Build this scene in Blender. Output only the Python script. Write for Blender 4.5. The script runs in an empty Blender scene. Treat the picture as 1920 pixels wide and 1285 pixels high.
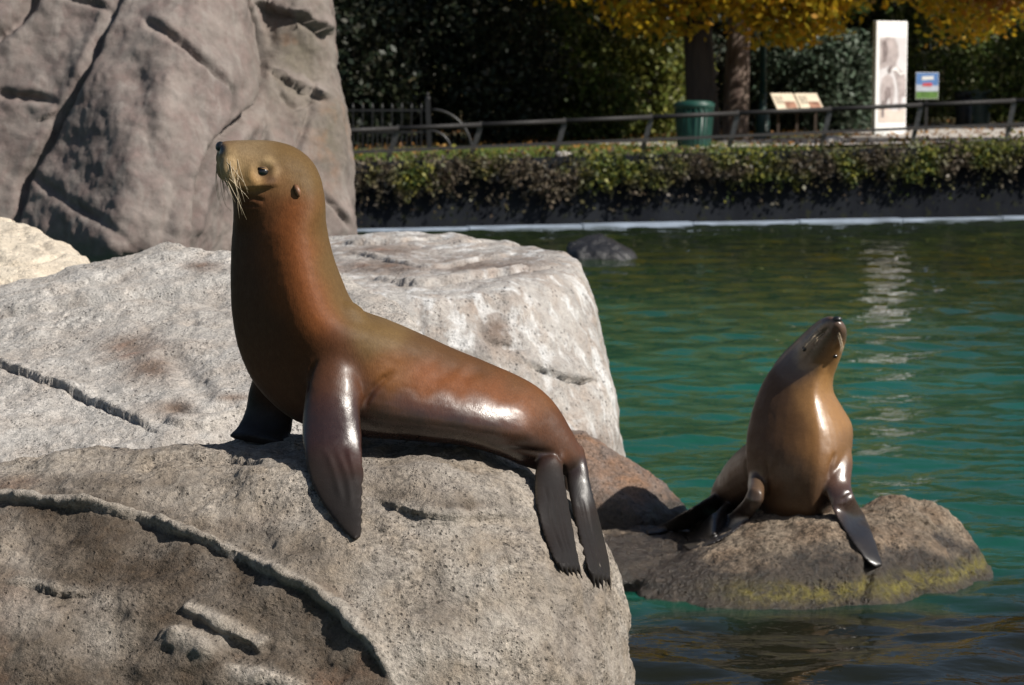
import bpy, bmesh, math, random
import numpy as np
from mathutils import Vector, Matrix
from mathutils.bvhtree import BVHTree
from mathutils.kdtree import KDTree

random.seed(7)
RNG = np.random.default_rng(11)
SC = bpy.context.scene
COL = SC.collection

# ------------------------------------------------------------------ camera
FPX = 4267.0            # focal length in photo pixels (1920 wide)
CAM_Z = 2.16            # height above the pool water
PITCH = math.atan((642.5 - 183.0) / FPX)
cam_d = bpy.data.cameras.new('camera')
cam_d.sensor_width = 36.0
cam_d.lens = 36.0 * FPX / 1920.0
cam_d.clip_start = 0.1
cam_d.clip_end = 2000.0
cam_d.dof.use_dof = True
cam_d.dof.focus_distance = 6.45
cam_d.dof.aperture_fstop = 7.1
cam = bpy.data.objects.new('camera', cam_d)
cam.location = (0, 0, CAM_Z)
cam.rotation_euler = (math.pi / 2 - PITCH, 0, 0)
COL.objects.link(cam)
SC.camera = cam

# ------------------------------------------------------------------ light
SUN_AZ = math.radians(64.0)     # to the right of the direction back to the camera
SUN_EL = math.radians(41.0)
S_DIR = Vector((math.sin(SUN_AZ) * math.cos(SUN_EL), -math.cos(SUN_AZ) * math.cos(SUN_EL), math.sin(SUN_EL)))
world = bpy.data.worlds.new('World')
SC.world = world
world.use_nodes = True
wn = world.node_tree
bg = wn.nodes['Background']
sky = wn.nodes.new('ShaderNodeTexSky')
sky.sky_type = 'NISHITA'
sky.sun_disc = False
sky.sun_elevation = SUN_EL
sky.sun_rotation = math.atan2(S_DIR.x, S_DIR.y)
wn.links.new(sky.outputs[0], bg.inputs[0])
bg.inputs[1].default_value = 0.05
sun_d = bpy.data.lights.new('sun', 'SUN')
sun_d.energy = 5.0
sun_d.angle = math.radians(0.53)
sun_d.color = (1.0, 0.945, 0.86)
sun = bpy.data.objects.new('sun', sun_d)
sun.rotation_euler = S_DIR.to_track_quat('Z', 'Y').to_euler()
sun.location = (20, -5, 25)
COL.objects.link(sun)
SC.view_settings.view_transform = 'Standard'
SC.view_settings.look = 'None'
SC.view_settings.gamma = 1.0
SC.view_settings.exposure = 0.42
SC.cycles.use_denoising = True
SC.cycles.max_bounces = 6

# ------------------------------------------------------------------ helpers: space
SP, CP = math.sin(PITCH), math.cos(PITCH)
def ray(u, v):
    x = (u - 960.0) / FPX; y = -(v - 642.5) / FPX
    return Vector((x, CP + y * SP, -SP + y * CP))
def P(u, v, Y):                     # photo pixel + distance ahead -> point
    d = ray(u, v); t = Y / d.y
    return Vector((d.x * t, Y, CAM_Z + d.z * t))
def PZ(u, v, z):                    # photo pixel + height -> point
    d = ray(u, v); t = (z - CAM_Z) / d.z
    return Vector((d.x * t, d.y * t, z))
def to_px(co):                      # (n,3) -> u, v
    co = np.asarray(co); X, Y, Z = co[:, 0], co[:, 1], co[:, 2] - CAM_Z
    dep = Y * CP - Z * SP; up = Y * SP + Z * CP
    return 960 + FPX * X / dep, 642.5 - FPX * up / dep

# ------------------------------------------------------------------ helpers: noise
_perm = RNG.permutation(256).astype(np.int32)
_perm = np.concatenate([_perm, _perm, _perm])
_g = RNG.normal(size=(256, 3)); _g = (_g / np.linalg.norm(_g, axis=1)[:, None]).astype(np.float32)
def noise3(p):
    p = np.asarray(p); i = np.floor(p).astype(np.int32); f = (p - i).astype(np.float32); i &= 255
    w = f * f * f * (f * (f * 6 - 15) + 10)
    out = np.zeros(len(p), np.float32)
    for dx in (0, 1):
        wx = w[:, 0] if dx else 1 - w[:, 0]
        for dy in (0, 1):
            wy = w[:, 1] if dy else 1 - w[:, 1]
            for dz in (0, 1):
                wz = w[:, 2] if dz else 1 - w[:, 2]
                h = _perm[_perm[_perm[(i[:, 0] + dx) & 255] + ((i[:, 1] + dy) & 255)] + ((i[:, 2] + dz) & 255)]
                g = _g[h]
                out += wx * wy * wz * (g[:, 0] * (f[:, 0] - dx) + g[:, 1] * (f[:, 1] - dy) + g[:, 2] * (f[:, 2] - dz))
    return out
def fbm(p, scale, octaves=4, gain=0.5, off=0.0, ridged=False):
    p = np.asarray(p) * scale + off; a = 1.0; s = np.zeros(len(p)); tot = 0
    for _ in range(octaves):
        n = noise3(p) * 1.6
        if ridged: n = 1 - 2 * np.abs(n)
        s += a * n; tot += a; a *= gain; p = p * 2.03 + 17.3
    return s / tot
def smooth01(x, a, b):
    t = np.clip((x - a) / (b - a), 0, 1); return t * t * (3 - 2 * t)

# ------------------------------------------------------------------ helpers: meshes and objects
def mesh_from(verts, faces, name='mesh', smooth=False):
    me = bpy.data.meshes.new(name)
    me.from_pydata([tuple(v) for v in verts], [], [tuple(f) for f in faces])
    if smooth: me.shade_smooth()
    me.update()
    return me
def quads_mesh(co, name, smooth=False):          # co: (n,4,3) loose quads
    n = len(co); me = bpy.data.meshes.new(name)
    me.vertices.add(n * 4); me.vertices.foreach_set('co', co.reshape(-1).astype(np.float32))
    me.loops.add(n * 4); me.loops.foreach_set('vertex_index', np.arange(n * 4, dtype=np.int32))
    me.polygons.add(n); me.polygons.foreach_set('loop_start', np.arange(0, n * 4, 4, dtype=np.int32))
    me.update(calc_edges=True)
    return me
def get_co(me):
    a = np.empty(len(me.vertices) * 3, np.float32); me.vertices.foreach_get('co', a); return a.reshape(-1, 3).astype(float)
def get_no(me):
    a = np.empty(len(me.vertices) * 3, np.float32); me.vertex_normals.foreach_get('vector', a); return a.reshape(-1, 3).astype(float)
def set_co(me, co):
    me.vertices.foreach_set('co', np.asarray(co, np.float32).reshape(-1)); me.update()
def set_attr(me, name, val):
    val = np.asarray(val, np.float32)
    if val.ndim == 1:
        a = me.attributes.new(name, 'FLOAT', 'POINT'); a.data.foreach_set('value', val)
    else:
        if val.shape[1] == 3: val = np.concatenate([val, np.ones((len(val), 1), np.float32)], 1)
        a = me.attributes.new(name, 'FLOAT_COLOR', 'POINT'); a.data.foreach_set('color', val.reshape(-1))
def link(name, me, mat=None, parent=None, loc=None):
    """one mesh object; loc = origin (geometry is in world coordinates and gets shifted)"""
    if loc is not None and me is not None:
        me.transform(Matrix.Translation(-Vector(loc)))
    o = bpy.data.objects.new(name, me); COL.objects.link(o)
    if loc is not None: o.location = loc
    if parent is not None:
        o.parent = parent
        if loc is None: o.matrix_parent_inverse = Matrix.Translation(-parent.location)
        else: o.location = Vector(loc) - parent.location
    if mat is not None and me is not None and not me.materials: me.materials.append(mat)
    return o
def tag(o, label=None, cat=None, group=None, kind=None):
    if label: o['label'] = label
    if cat: o['category'] = cat
    if group: o['group'] = group
    if kind: o['kind'] = kind
    return o
def empty(name, loc, label, cat, group=None):
    o = bpy.data.objects.new(name, None); o.location = loc; o.empty_display_size = 0.1; COL.objects.link(o)
    return tag(o, label, cat, group)
def evaluated(me, mods):
    """run a list of (type, settings) modifiers over a mesh, return the new mesh"""
    o = bpy.data.objects.new('tmp', me); COL.objects.link(o)
    for t, s in mods:
        m = o.modifiers.new(t, t)
        for k, v in s.items(): setattr(m, k, v)
    dg = bpy.context.evaluated_depsgraph_get(); dg.update()
    out = bpy.data.meshes.new_from_object(o.evaluated_get(dg))
    bpy.data.objects.remove(o); bpy.data.meshes.remove(me)
    return out
def bvh_of(me):
    co = get_co(me).tolist(); n = len(me.loops)
    a = np.empty(n, np.int32); me.loops.foreach_get('vertex_index', a)
    return BVHTree.FromPolygons(co, a.reshape(-1, 4).tolist() if n == 4 * len(me.polygons) else [p.vertices[:] for p in me.polygons])
def hit(bvh, u, v, default=None):
    d = ray(u, v).normalized()
    loc, no, idx, dist = bvh.ray_cast(Vector((0, 0, CAM_Z)), d)
    return (loc, no) if loc is not None else (default, None)
class MB:
    """collects simple shapes in one mesh"""
    def __init__(s): s.v = []; s.f = []
    def add(s, v, f):
        b = len(s.v); s.v += [tuple(x) for x in v]; s.f += [tuple(i + b for i in q) for q in f]; return s
    def box(s, c, size, rot=None):
        x, y, z = [k / 2 for k in size]
        vs = [Vector((a * x, b * y, d * z)) for a in (-1, 1) for b in (-1, 1) for d in (-1, 1)]
        if rot is not None: vs = [rot @ q for q in vs]
        return s.add([q + Vector(c) for q in vs], [(0, 1, 3, 2), (4, 6, 7, 5), (0, 4, 5, 1), (2, 3, 7, 6), (0, 2, 6, 4), (1, 5, 7, 3)])
    def bar(s, a, b, w, d=None, up=(0, 0, 1)):
        a, b = Vector(a), Vector(b); t = (b - a).normalized(); d = d or w
        x = t.cross(Vector(up))
        if x.length < 1e-3: x = Vector((1, 0, 0))
        x.normalize(); y = t.cross(x)
        vs = [p + x * (i * w / 2) + y * (j * d / 2) for p in (a, b) for i, j in ((-1, -1), (1, -1), (1, 1), (-1, 1))]
        return s.add(vs, [(0, 1, 2, 3), (7, 6, 5, 4), (0, 4, 5, 1), (1, 5, 6, 2), (2, 6, 7, 3), (3, 7, 4, 0)])
    def tube(s, pts, rad, n=8):
        pts = [Vector(p) for p in pts]; rad = rad if hasattr(rad, '__len__') else [rad] * len(pts)
        vs, fs = [], []; px = None
        for i, p in enumerate(pts):
            t = (pts[min(i + 1, len(pts) - 1)] - pts[max(i - 1, 0)]).normalized()
            x = t.cross(Vector((0.3, 1, 0.2))) if px is None else px - t * px.dot(t)
            x.normalize(); px = x; y = t.cross(x)
            for k in range(n):
                a = 2 * math.pi * k / n; vs.append(p + (x * math.cos(a) + y * math.sin(a)) * rad[i])
        for i in range(len(pts) - 1):
            for k in range(n):
                k2 = (k + 1) % n; fs.append((i * n + k, i * n + k2, (i + 1) * n + k2, (i + 1) * n + k))
        fs.append(tuple(range(n - 1, -1, -1))); fs.append(tuple((len(pts) - 1) * n + k for k in range(n)))
        return s.add(vs, fs)
    def lathe(s, c, prof, n=20):                      # prof: (radius, z)
        c = Vector(c); vs, fs = [], []
        for r, z in prof:
            for k in range(n):
                a = 2 * math.pi * k / n; vs.append(c + Vector((r * math.cos(a), r * math.sin(a), z)))
        for i in range(len(prof) - 1):
            for k in range(n):
                k2 = (k + 1) % n; fs.append((i * n + k, i * n + k2, (i + 1) * n + k2, (i + 1) * n + k))
        fs.append(tuple(range(n - 1, -1, -1))); fs.append(tuple((len(prof) - 1) * n + k for k in range(n)))
        return s.add(vs, fs)
    def sphere(s, c, r, n=12, m=8):
        r = Vector((r, r, r)) if not hasattr(r, '__len__') else Vector(r); c = Vector(c)
        vs = [c + Vector((0, 0, -r.z))]
        for j in range(1, m):
            b = -math.pi / 2 + math.pi * j / m
            for k in range(n):
                a = 2 * math.pi * k / n
                vs.append(c + Vector((r.x * math.cos(a) * math.cos(b), r.y * math.sin(a) * math.cos(b), r.z * math.sin(b))))
        vs.append(c + Vector((0, 0, r.z))); fs = []
        for k in range(n): fs.append((0, 1 + (k + 1) % n, 1 + k))
        for j in range(m - 2):
            for k in range(n):
                a, b = 1 + j * n + k, 1 + j * n + (k + 1) % n; fs.append((a, b, b + n, a + n))
        for k in range(n): fs.append((1 + (m - 2) * n + k, 1 + (m - 2) * n + (k + 1) % n, len(vs) - 1))
        return s.add(vs, fs)
    def build(s, name, mat, parent=None, smooth=False, loc=None, bevel=0):
        me = mesh_from(s.v, s.f, name, smooth)
        if bevel: me = evaluated(me, [('BEVEL', dict(width=bevel, segments=2))]); me.name = name
        return link(name, me, mat, parent, loc)

# ------------------------------------------------------------------ helpers: materials
class NT:
    def __init__(s, name):
        s.m = bpy.data.materials.new(name); s.m.use_nodes = True
        s.t = s.m.node_tree; s.b = s.t.nodes['Principled BSDF']; s._tc = None
    def n(s, typ, ins=None, **props):
        nd = s.t.nodes.new('ShaderNode' + typ)
        for k, v in props.items(): setattr(nd, k, v)
        for k, v in (ins or {}).items(): s.set(nd.inputs[k], v)
        return nd
    def set(s, sock, v):
        if isinstance(v, bpy.types.NodeSocket): s.t.links.new(v, sock)
        else: sock.default_value = (v + (1,)) if isinstance(v, tuple) and len(v) == 3 and sock.type == 'RGBA' else v
    def inp(s, k, v): s.set(s.b.inputs[k], v)
    @property
    def oc(s):
        if s._tc is None: s._tc = s.n('TexCoord').outputs['Object']
        return s._tc
    def noise(s, scale, detail=4, rough=0.55, vec=None, dist=0.0, col=False):
        nd = s.n('TexNoise', {'Scale': scale, 'Detail': detail, 'Roughness': rough, 'Distortion': dist, 'Vector': vec if vec is not None else s.oc})
        return nd.outputs['Color' if col else 'Fac']
    def vor(s, scale, feature='F1', vec=None, rnd=1.0, out='Distance'):
        nd = s.n('TexVoronoi', {'Scale': scale, 'Vector': vec if vec is not None else s.oc, 'Randomness': rnd}, feature=feature)
        return nd.outputs[out]
    def ramp(s, fac, a, b, lo=0.0, hi=1.0):
        nd = s.n('MapRange', {'Value': fac, 'From Min': a, 'From Max': b, 'To Min': lo, 'To Max': hi}); nd.clamp = True
        return nd.outputs[0]
    def cr(s, fac, stops):
        nd = s.n('ValToRGB', {'Fac': fac}); e = nd.color_ramp.elements
        while len(e) < len(stops): e.new(0.5)
        for k, (p, c) in enumerate(stops): e[k].position = p; e[k].color = tuple(c) + (1,)
        return nd.outputs[0]
    def mix(s, fac, a, b, mode='MIX'):
        nd = s.n('Mix', data_type='RGBA', blend_type=mode)
        s.set(nd.inputs['Factor'], fac); s.set(nd.inputs[6], a); s.set(nd.inputs[7], b); return nd.outputs[2]
    def math(s, op, a, b=0.0):
        nd = s.n('Math', operation=op); s.set(nd.inputs[0], a); s.set(nd.inputs[1], b); return nd.outputs[0]
    def attr(s, name, out='Fac'): return s.n('Attribute', attribute_name=name).outputs[out]
    def bump(s, h, strength=0.5, dist=0.01, prev=None):
        nd = s.n('Bump', {'Height': h, 'Strength': strength, 'Distance': dist})
        if prev is not None: s.t.links.new(prev, nd.inputs['Normal'])
        return nd.outputs[0]
    def mapping(s, scale, rot=(0, 0, 0)):
        return s.n('Mapping', {'Vector': s.oc, 'Scale': scale, 'Rotation': rot}).outputs[0]

def plain(name, col, rough=0.6, metal=0.0, var=0.25, scale=8.0, bump=0.1, spec=0.5):
    t = NT(name); n1 = t.noise(scale, 5)
    dark = tuple(c * (1 - var) for c in col); lite = tuple(min(1, c * (1 + var)) for c in col)
    t.inp('Base Color', t.cr(n1, [(0.3, dark), (0.7, lite)]))
    t.inp('Roughness', t.ramp(t.noise(scale * 3, 3), 0.3, 0.7, max(0.02, rough - 0.12), min(1, rough + 0.12)))
    t.inp('Metallic', metal); t.inp('Specular IOR Level', spec)
    if bump: t.inp('Normal', t.bump(t.noise(scale * 12, 4), bump, 0.004))
    return t.m

def rock_mat(name, light, dark, warm, grain=110.0, contrast=1.0, bump=0.6, stain=(0.085, 0.060, 0.040), wet_col=(0.030, 0.024, 0.018), algae=(0.13, 0.115, 0.015), streak=None, pore=0.7):
    t = NT(name)
    big = t.noise(1.7, 5, 0.6); mid = t.noise(7.0, 6, 0.62, dist=0.3); fine = t.noise(grain, 6, 0.75); fine2 = t.noise(grain * 0.38, 5, 0.7)
    c = t.mix(t.ramp(big, 0.38, 0.62), light, dark)
    c = t.mix(t.ramp(mid, 0.42, 0.68), c, warm)
    c = t.mix(t.ramp(t.noise(3.1, 6, 0.65, dist=0.6), 0.5, 0.66, 0, 0.6), c, tuple(x * 1.22 for x in light))
    if streak:
        sv = t.mapping((5.0, 5.0, 0.9))
        c = t.mix(t.ramp(t.noise(1.6, 5, 0.65, vec=sv, dist=0.4), 0.52, 0.62, 0, 0.75), c, streak)
        c = t.mix(t.ramp(t.noise(2.4, 5, 0.65, vec=t.mapping((4, 4, 0.7), (0, 0, 1))), 0.58, 0.66, 0, 0.5), c, tuple(x * 0.8 for x in warm))
    # grains and pores of the sprayed concrete, patchy
    patch_ = t.ramp(t.noise(4.0, 4, 0.6), 0.35, 0.65, 0.45, 1.15)
    g = t.math('ADD', t.math('MULTIPLY', t.math('SUBTRACT', fine, 0.5), 2.2), t.math('MULTIPLY', t.math('SUBTRACT', fine2, 0.5), 1.5))
    sp = t.math('ADD', 1.0, t.math('MULTIPLY', t.math('MULTIPLY', g, patch_), 1.35 * contrast))
    sp = t.n('Clamp', {'Value': sp, 'Min': 0.15, 'Max': 1.6}).outputs[0]
    comb = t.n('CombineColor')
    for k in range(3): t.set(comb.inputs[k], sp)
    c = t.mix(1.0, c, comb.outputs[0], 'MULTIPLY')
    pores = t.math('ADD', t.vor(grain * 0.42), t.math('MULTIPLY', t.math('SUBTRACT', t.noise(grain * 0.9, 3), 0.42), 0.55))
    pmask = t.math('MULTIPLY', t.ramp(pores, 0.13, 0.26, 1, 0), t.ramp(t.noise(5.0, 3), 0.40, 0.56))
    pmask = t.math('MAXIMUM', pmask, t.math('MULTIPLY', t.ramp(t.math('ADD', t.vor(grain * 0.8), t.math('MULTIPLY', t.math('SUBTRACT', t.noise(grain * 1.5, 2), 0.42), 0.5)), 0.16, 0.30, 0.9, 0), t.ramp(t.noise(8.0, 4), 0.45, 0.6)))
    c = t.mix(t.math('MULTIPLY', pmask, pore), c, tuple(x * 0.3 for x in dark))
    st = t.attr('stain'); worn = t.attr('worn')
    stn = t.math('MULTIPLY', st, t.ramp(t.noise(9.0, 7, 0.7), 0.25, 0.60, 0.45, 1.0))
    stn = t.math('MULTIPLY', stn, t.ramp(worn, 0.2, 0.8, 1.0, 0.12))
    s2 = t.mix(t.ramp(t.noise(2.6, 4), 0.55, 0.7), t.mix(t.noise(30, 5), stain, tuple(x * 0.5 for x in stain)), (stain[0] * 1.35, stain[1] * 0.85, stain[2] * 0.6))
    c = t.mix(stn, c, t.mix(1.0, s2, comb.outputs[0], 'MULTIPLY'))
    c = t.mix(t.math('MULTIPLY', worn, 0.4), c, t.mix(1.0, tuple(x * 1.15 for x in light), comb.outputs[0], 'MULTIPLY'))
    al = t.math('MULTIPLY', t.attr('algae'), t.ramp(t.noise(22, 5, 0.7), 0.35, 0.6))
    wet = t.attr('wet')
    wetm = t.ramp(t.math('ADD', wet, t.math('MULTIPLY', t.math('SUBTRACT', t.noise(12, 6, 0.7), 0.5), 0.9)), 0.35, 0.65)
    c = t.mix(wetm, c, t.mix(1.0, t.mix(t.noise(18, 5), wet_col, tuple(x * 2.2 for x in wet_col)), comb.outputs[0], 'MULTIPLY'))
    c = t.mix(al, c, t.mix(1.0, algae, comb.outputs[0], 'MULTIPLY'))
    t.inp('Base Color', c)
    t.inp('Roughness', t.mix(wetm, (0.88, 0.88, 0.88), (0.34, 0.34, 0.34)))
    t.inp('Specular IOR Level', t.ramp(wetm, 0, 1, 0.3, 0.6))
    h = t.math('ADD', t.math('MULTIPLY', fine, 0.7), t.math('MULTIPLY', t.noise(grain * 0.3, 5, 0.65), 1.3))
    h = t.math('SUBTRACT', h, t.math('MULTIPLY', pmask, 0.8 * pore))
    t.inp('Normal', t.bump(h, min(1.0, bump * 1.25), 0.018))
    return t.m

# ------------------------------------------------------------------ materials
M = {}
M['rock_front'] = rock_mat('front_rock', (0.385, 0.345, 0.30), (0.215, 0.183, 0.155), (0.29, 0.238, 0.185), 95, 1.0, 0.8)
M['rock_pale'] = rock_mat('pale_rock', (0.50, 0.475, 0.445), (0.38, 0.352, 0.325), (0.44, 0.39, 0.345), 85, 0.75, 0.8, stain=(0.24, 0.17, 0.13))
M['rock_cream'] = rock_mat('cream_rock', (0.60, 0.53, 0.43), (0.50, 0.44, 0.36), (0.55, 0.47, 0.37), 80, 0.55)
M['rock_block'] = rock_mat('block_rock', (0.40, 0.38, 0.36), (0.28, 0.26, 0.245), (0.34, 0.285, 0.245), 60, 0.5, 0.7, stain=(0.20, 0.145, 0.115), streak=(0.62, 0.62, 0.62))
M['rock_cliff'] = rock_mat('cliff_rock', (0.185, 0.157, 0.142), (0.120, 0.100, 0.093), (0.160, 0.120, 0.110), 26, 0.28, 0.35, stain=(0.145, 0.125, 0.095), streak=(0.20, 0.175, 0.16), pore=0.12)
M['rock_brown'] = rock_mat('brown_rock', (0.21, 0.168, 0.125), (0.095, 0.073, 0.055), (0.16, 0.112, 0.075), 60, 1.7, 1.0, algae=(0.12, 0.10, 0.012), wet_col=(0.022, 0.016, 0.011))
M['rock_black'] = rock_mat('black_rock', (0.03, 0.028, 0.028), (0.018, 0.017, 0.018), (0.03, 0.026, 0.024), 30, 0.6, 0.8, wet_col=(0.010, 0.010, 0.011))
M['rock_red'] = rock_mat('red_rock', (0.20, 0.155, 0.13), (0.11, 0.085, 0.075), (0.24, 0.135, 0.08), 70, 1.0, 0.8)

# water
t = NT('pool_water')
t.inp('Base Color', t.mix(t.attr('shallow'), t.mix(t.attr('far_shade'), t.cr(t.noise(0.16, 3), [(0.35, (0.006, 0.050, 0.028)), (0.65, (0.004, 0.078, 0.052))]), (0.013, 0.022, 0.008)), (0.009, 0.010, 0.006)))
t.inp('Roughness', 0.03); t.inp('IOR', 1.33); t.inp('Specular IOR Level', 0.5)
wv = t.noise(9.0, 3, 0.5, vec=t.mapping((0.7, 1.4, 1)))
t.inp('Normal', t.bump(wv, 0.42, 0.018))
M['water'] = t.m

# ------------------------------------------------------------------ rocks
def add_hull(bm, pts):
    vs = [bm.verts.new(p) for p in pts]
    r = bmesh.ops.convex_hull(bm, input=vs)
    bmesh.ops.delete(bm, geom=list({g for g in r['geom_interior'] + r['geom_unused'] if isinstance(g, bmesh.types.BMVert)}), context='VERTS')
def seg_dist(co, line):
    """distance of points to a polyline; also index of side via nearest segment"""
    best = np.full(len(co), 1e9); vec = np.zeros((len(co), 3)); tan = np.zeros((len(co), 3)); tt = np.zeros(len(co))
    L = [0.0]
    for a, b in zip(line[:-1], line[1:]): L.append(L[-1] + (b - a).length)
    for k, (a, b) in enumerate(zip(line[:-1], line[1:])):
        a_, b_ = np.array(a), np.array(b); ab = b_ - a_; l2 = max(ab @ ab, 1e-12)
        s = np.clip(((co - a_) @ ab) / l2, 0, 1); q = a_ + s[:, None] * ab; dv = co - q
        d = np.linalg.norm(dv, axis=1); m = d < best
        best[m] = d[m]; vec[m] = dv[m]; tan[m] = ab / math.sqrt(l2); tt[m] = (L[k] + s[m] * math.sqrt(l2)) / L[-1]
    return best, vec, tan, tt
def rough_line(px, bvh, step=16, jit=1.6):
    pts = []
    for (a, b) in zip(px[:-1], px[1:]):
        n = max(1, int(math.hypot(b[0] - a[0], b[1] - a[1]) / step))
        for k in range(n): pts.append((a[0] + (b[0] - a[0]) * k / n, a[1] + (b[1] - a[1]) * k / n))
    pts.append(px[-1]); out = []
    for u, v in pts:
        h, _ = hit(bvh, u + random.uniform(-jit, jit), v + random.uniform(-jit, jit))
        if h is not None and (not out or (h - out[-1]).length < 0.5): out.append(h)
    for _ in range(2):
        if len(out) > 4: out = [out[0]] + [out[i - 1] * 0.25 + out[i] * 0.5 + out[i + 1] * 0.25 for i in range(1, len(out) - 1)] + [out[-1]]
    return out
def carve(co, no, bvh, feats):
    """feats: (kind, pixel polyline, width m, depth m). crack = groove; ledge = proud lip above, undercut below; ridge = raised line"""
    disp = np.zeros((len(co), 3)); worn = np.zeros(len(co))
    for kind, px, w, dep in feats:
        line = rough_line(px, bvh)
        if len(line) < 2: continue
        la = np.array([p[:] for p in line]); mg = w * 12 + 0.01
        sel = np.where(((co > la.min(0) - mg) & (co < la.max(0) + mg)).all(1))[0]
        if len(sel) == 0: continue
        allco, allno = co, no; co, no = allco[sel], allno[sel]
        d, vec, tan, tt = seg_dist(co, line); dsp = np.zeros(len(sel)); slide = np.zeros(len(sel))
        upv = np.cross(no, tan); upv /= np.maximum(np.linalg.norm(upv, axis=1), 1e-6)[:, None]
        side = np.einsum('ij,ij->i', upv, vec)      # + above for a line drawn left to right seen from the front
        sgn = side / np.maximum(d, 1e-6)
        ef = 0.08 if kind == 'rope' else 0.28
        fade = smooth01(tt, 0, ef) * (1 - smooth01(tt, 1 - ef, 1.0)); fade[d > w * 12] = 0
        var = 0.9 + 0.35 * fbm(co, 5.0, 2, off=w * 1000)
        if kind == 'crack':
            dsp -= dep * fade * var * np.exp(-(d / w) ** 2)
            dsp += 0.25 * dep * fade * np.exp(-(d / (w * 4)) ** 2)
        elif kind == 'ledge':                    # edge of a layer: gentle bulge above, quick drop, shallow hollow below
            up = side + w * 0.8 * fbm(co, 14.0, 2, off=w * 500); 
            blg = smooth01(up, -w * 0.3, w * 0.3) * np.exp(-np.maximum(up, 0) / (w * 5))
            low = (1 - smooth01(up, -w * 0.3, w * 0.3)) * np.exp(-np.maximum(-up, 0) / (w * 3.5))
            dsp += dep * fade * np.clip(var + 0.5 * fbm(co, 11.0, 2, off=w * 900), 0.1, 2) * (0.6 * blg - 0.4 * low)
            slide = -0.5 * w * fade * var * np.exp(-((up - w * 0.2) / (w * 0.7)) ** 2)
        elif kind == 'rope':
            up = np.clip(sgn, -1, 1) * d + w * 0.6 * fbm(co, 16.0, 2, off=w * 500); var = np.clip(var + 0.35 * fbm(co, 9.0, 3, off=w * 800), 0.5, 2)
            lip = np.exp(-((up - w * 0.7) / (w * 0.9)) ** 2)
            low = smooth01(-up, -w * 0.35, w * 0.35) * (0.65 * np.exp(-np.maximum(-up, 0) / (w * 2.2)) + 0.35 * np.exp(-np.maximum(-up, 0) / (w * 8)))
            slide = -0.9 * w * fade * var * np.exp(-((up - w * 0.35) / (w * 0.8)) ** 2)
            dsp += dep * fade * var * (1.05 * lip - 0.5 * low)
        elif kind == 'ridge':
            dsp += dep * fade * var * np.exp(-(d / w) ** 2)
        if kind != 'crack': worn[sel] = np.maximum(worn[sel], fade * (np.exp(-((up - w * 0.7) / (w * 1.1)) ** 2) if kind in ('ledge', 'rope') else np.exp(-(d / (w * 1.1)) ** 2)) * (1.0 if kind != 'ledge' else 0.6))
        disp[sel] += dsp[:, None] * no + slide[:, None] * upv; co, no = allco, allno
    return disp, worn
def blob(co, spots):
    """soft mask from (u, v, ru, rv) spots, placed on the surface once"""
    u, v = to_px(co); m = np.zeros(len(co))
    for a, b, ru, rv in spots: m = np.maximum(m, np.exp(-(((u - a) / ru) ** 2 + ((v - b) / rv) ** 2)))
    return m
def rock(name, label, mat, hulls, voxel, smooth=10, levels=2, noise=((1.2, 0.05, 3), (5.0, 0.018, 4), (22.0, 0.005, 3)), feats=(), stain=(), wet=None, algae=None, cat='rock', seed=0.0, want_bvh=False, pits=0):
    bm = bmesh.new()
    for h in hulls: add_hull(bm, h)
    me = bpy.data.meshes.new(name); bm.to_mesh(me); bm.free()
    me = evaluated(me, [('REMESH', dict(mode='VOXEL', voxel_size=voxel)), ('SMOOTH', dict(factor=0.5, iterations=smooth))])
    bm = bmesh.new(); bm.from_mesh(me)
    bmesh.ops.delete(bm, geom=[f for f in bm.faces if all(v.co.z < -0.12 for v in f.verts)], context='FACES')
    bm.to_mesh(me); bm.free()
    me = evaluated(me, [('SUBSURF', dict(levels=levels, render_levels=levels))])
    co = get_co(me); no = get_no(me)
    d = np.zeros(len(co))
    for sc, amp, oc in noise[:2]: d += amp * fbm(co, sc, oc, off=seed + sc)
    co = co + no * d[:, None]; set_co(me, co); no = get_no(me)
    worn = np.zeros(len(co))
    if feats:
        bv = bvh_of(me); dd, worn = carve(co, no, bv, feats); co = co + dd; set_co(me, co); no = get_no(me)
    if pits:
        kd = KDTree(len(co))
        for i_, c_ in enumerate(co.tolist()): kd.insert(c_, i_)
        kd.balance(); pd = np.zeros(len(co)); pr_ = random.Random(int(seed))
        dens = fbm(co, 2.3, 3, off=seed + 90)
        for i_ in RNG.choice(len(co), pits * 2, replace=False):
            if dens[i_] < pr_.uniform(-0.3, 0.25): continue
            r_ = pr_.choice((0.006, 0.007, 0.008, 0.009, 0.012, 0.02)); dp = r_ * pr_.uniform(0.2, 0.55)
            for c_, j_, q_ in kd.find_range(co[i_], r_ * 1.6): pd[j_] = max(pd[j_], dp * math.exp(-(q_ / r_) ** 2 * 1.4))
        co = co - no * pd[:, None]; set_co(me, co); no = get_no(me)
    for sc, amp, oc in noise[2:]: co = co + no * (amp * fbm(co, sc, oc, off=seed + sc))[:, None]
    set_co(me, co)
    me.shade_smooth()
    n = len(co)
    set_attr(me, 'stain', stain(co) if callable(stain) else blob(co, stain) if stain else np.zeros(n)); set_attr(me, 'worn', worn)
    set_attr(me, 'wet', wet(co) if wet else np.zeros(n))
    set_attr(me, 'algae', algae(co) if algae else np.zeros(n))
    bv = bvh_of(me) if want_bvh else None
    base = Vector((co[:, 0].mean(), co[:, 1].mean(), co[:, 2].min()))
    o = link(name, me, M[mat], loc=base); tag(o, label, cat)
    return o, bv
def pts(*a): return [P(*x) for x in a]
def floor_pts(h, z=-0.35):
    return [Vector((p.x, p.y, z)) for p in h]

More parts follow.
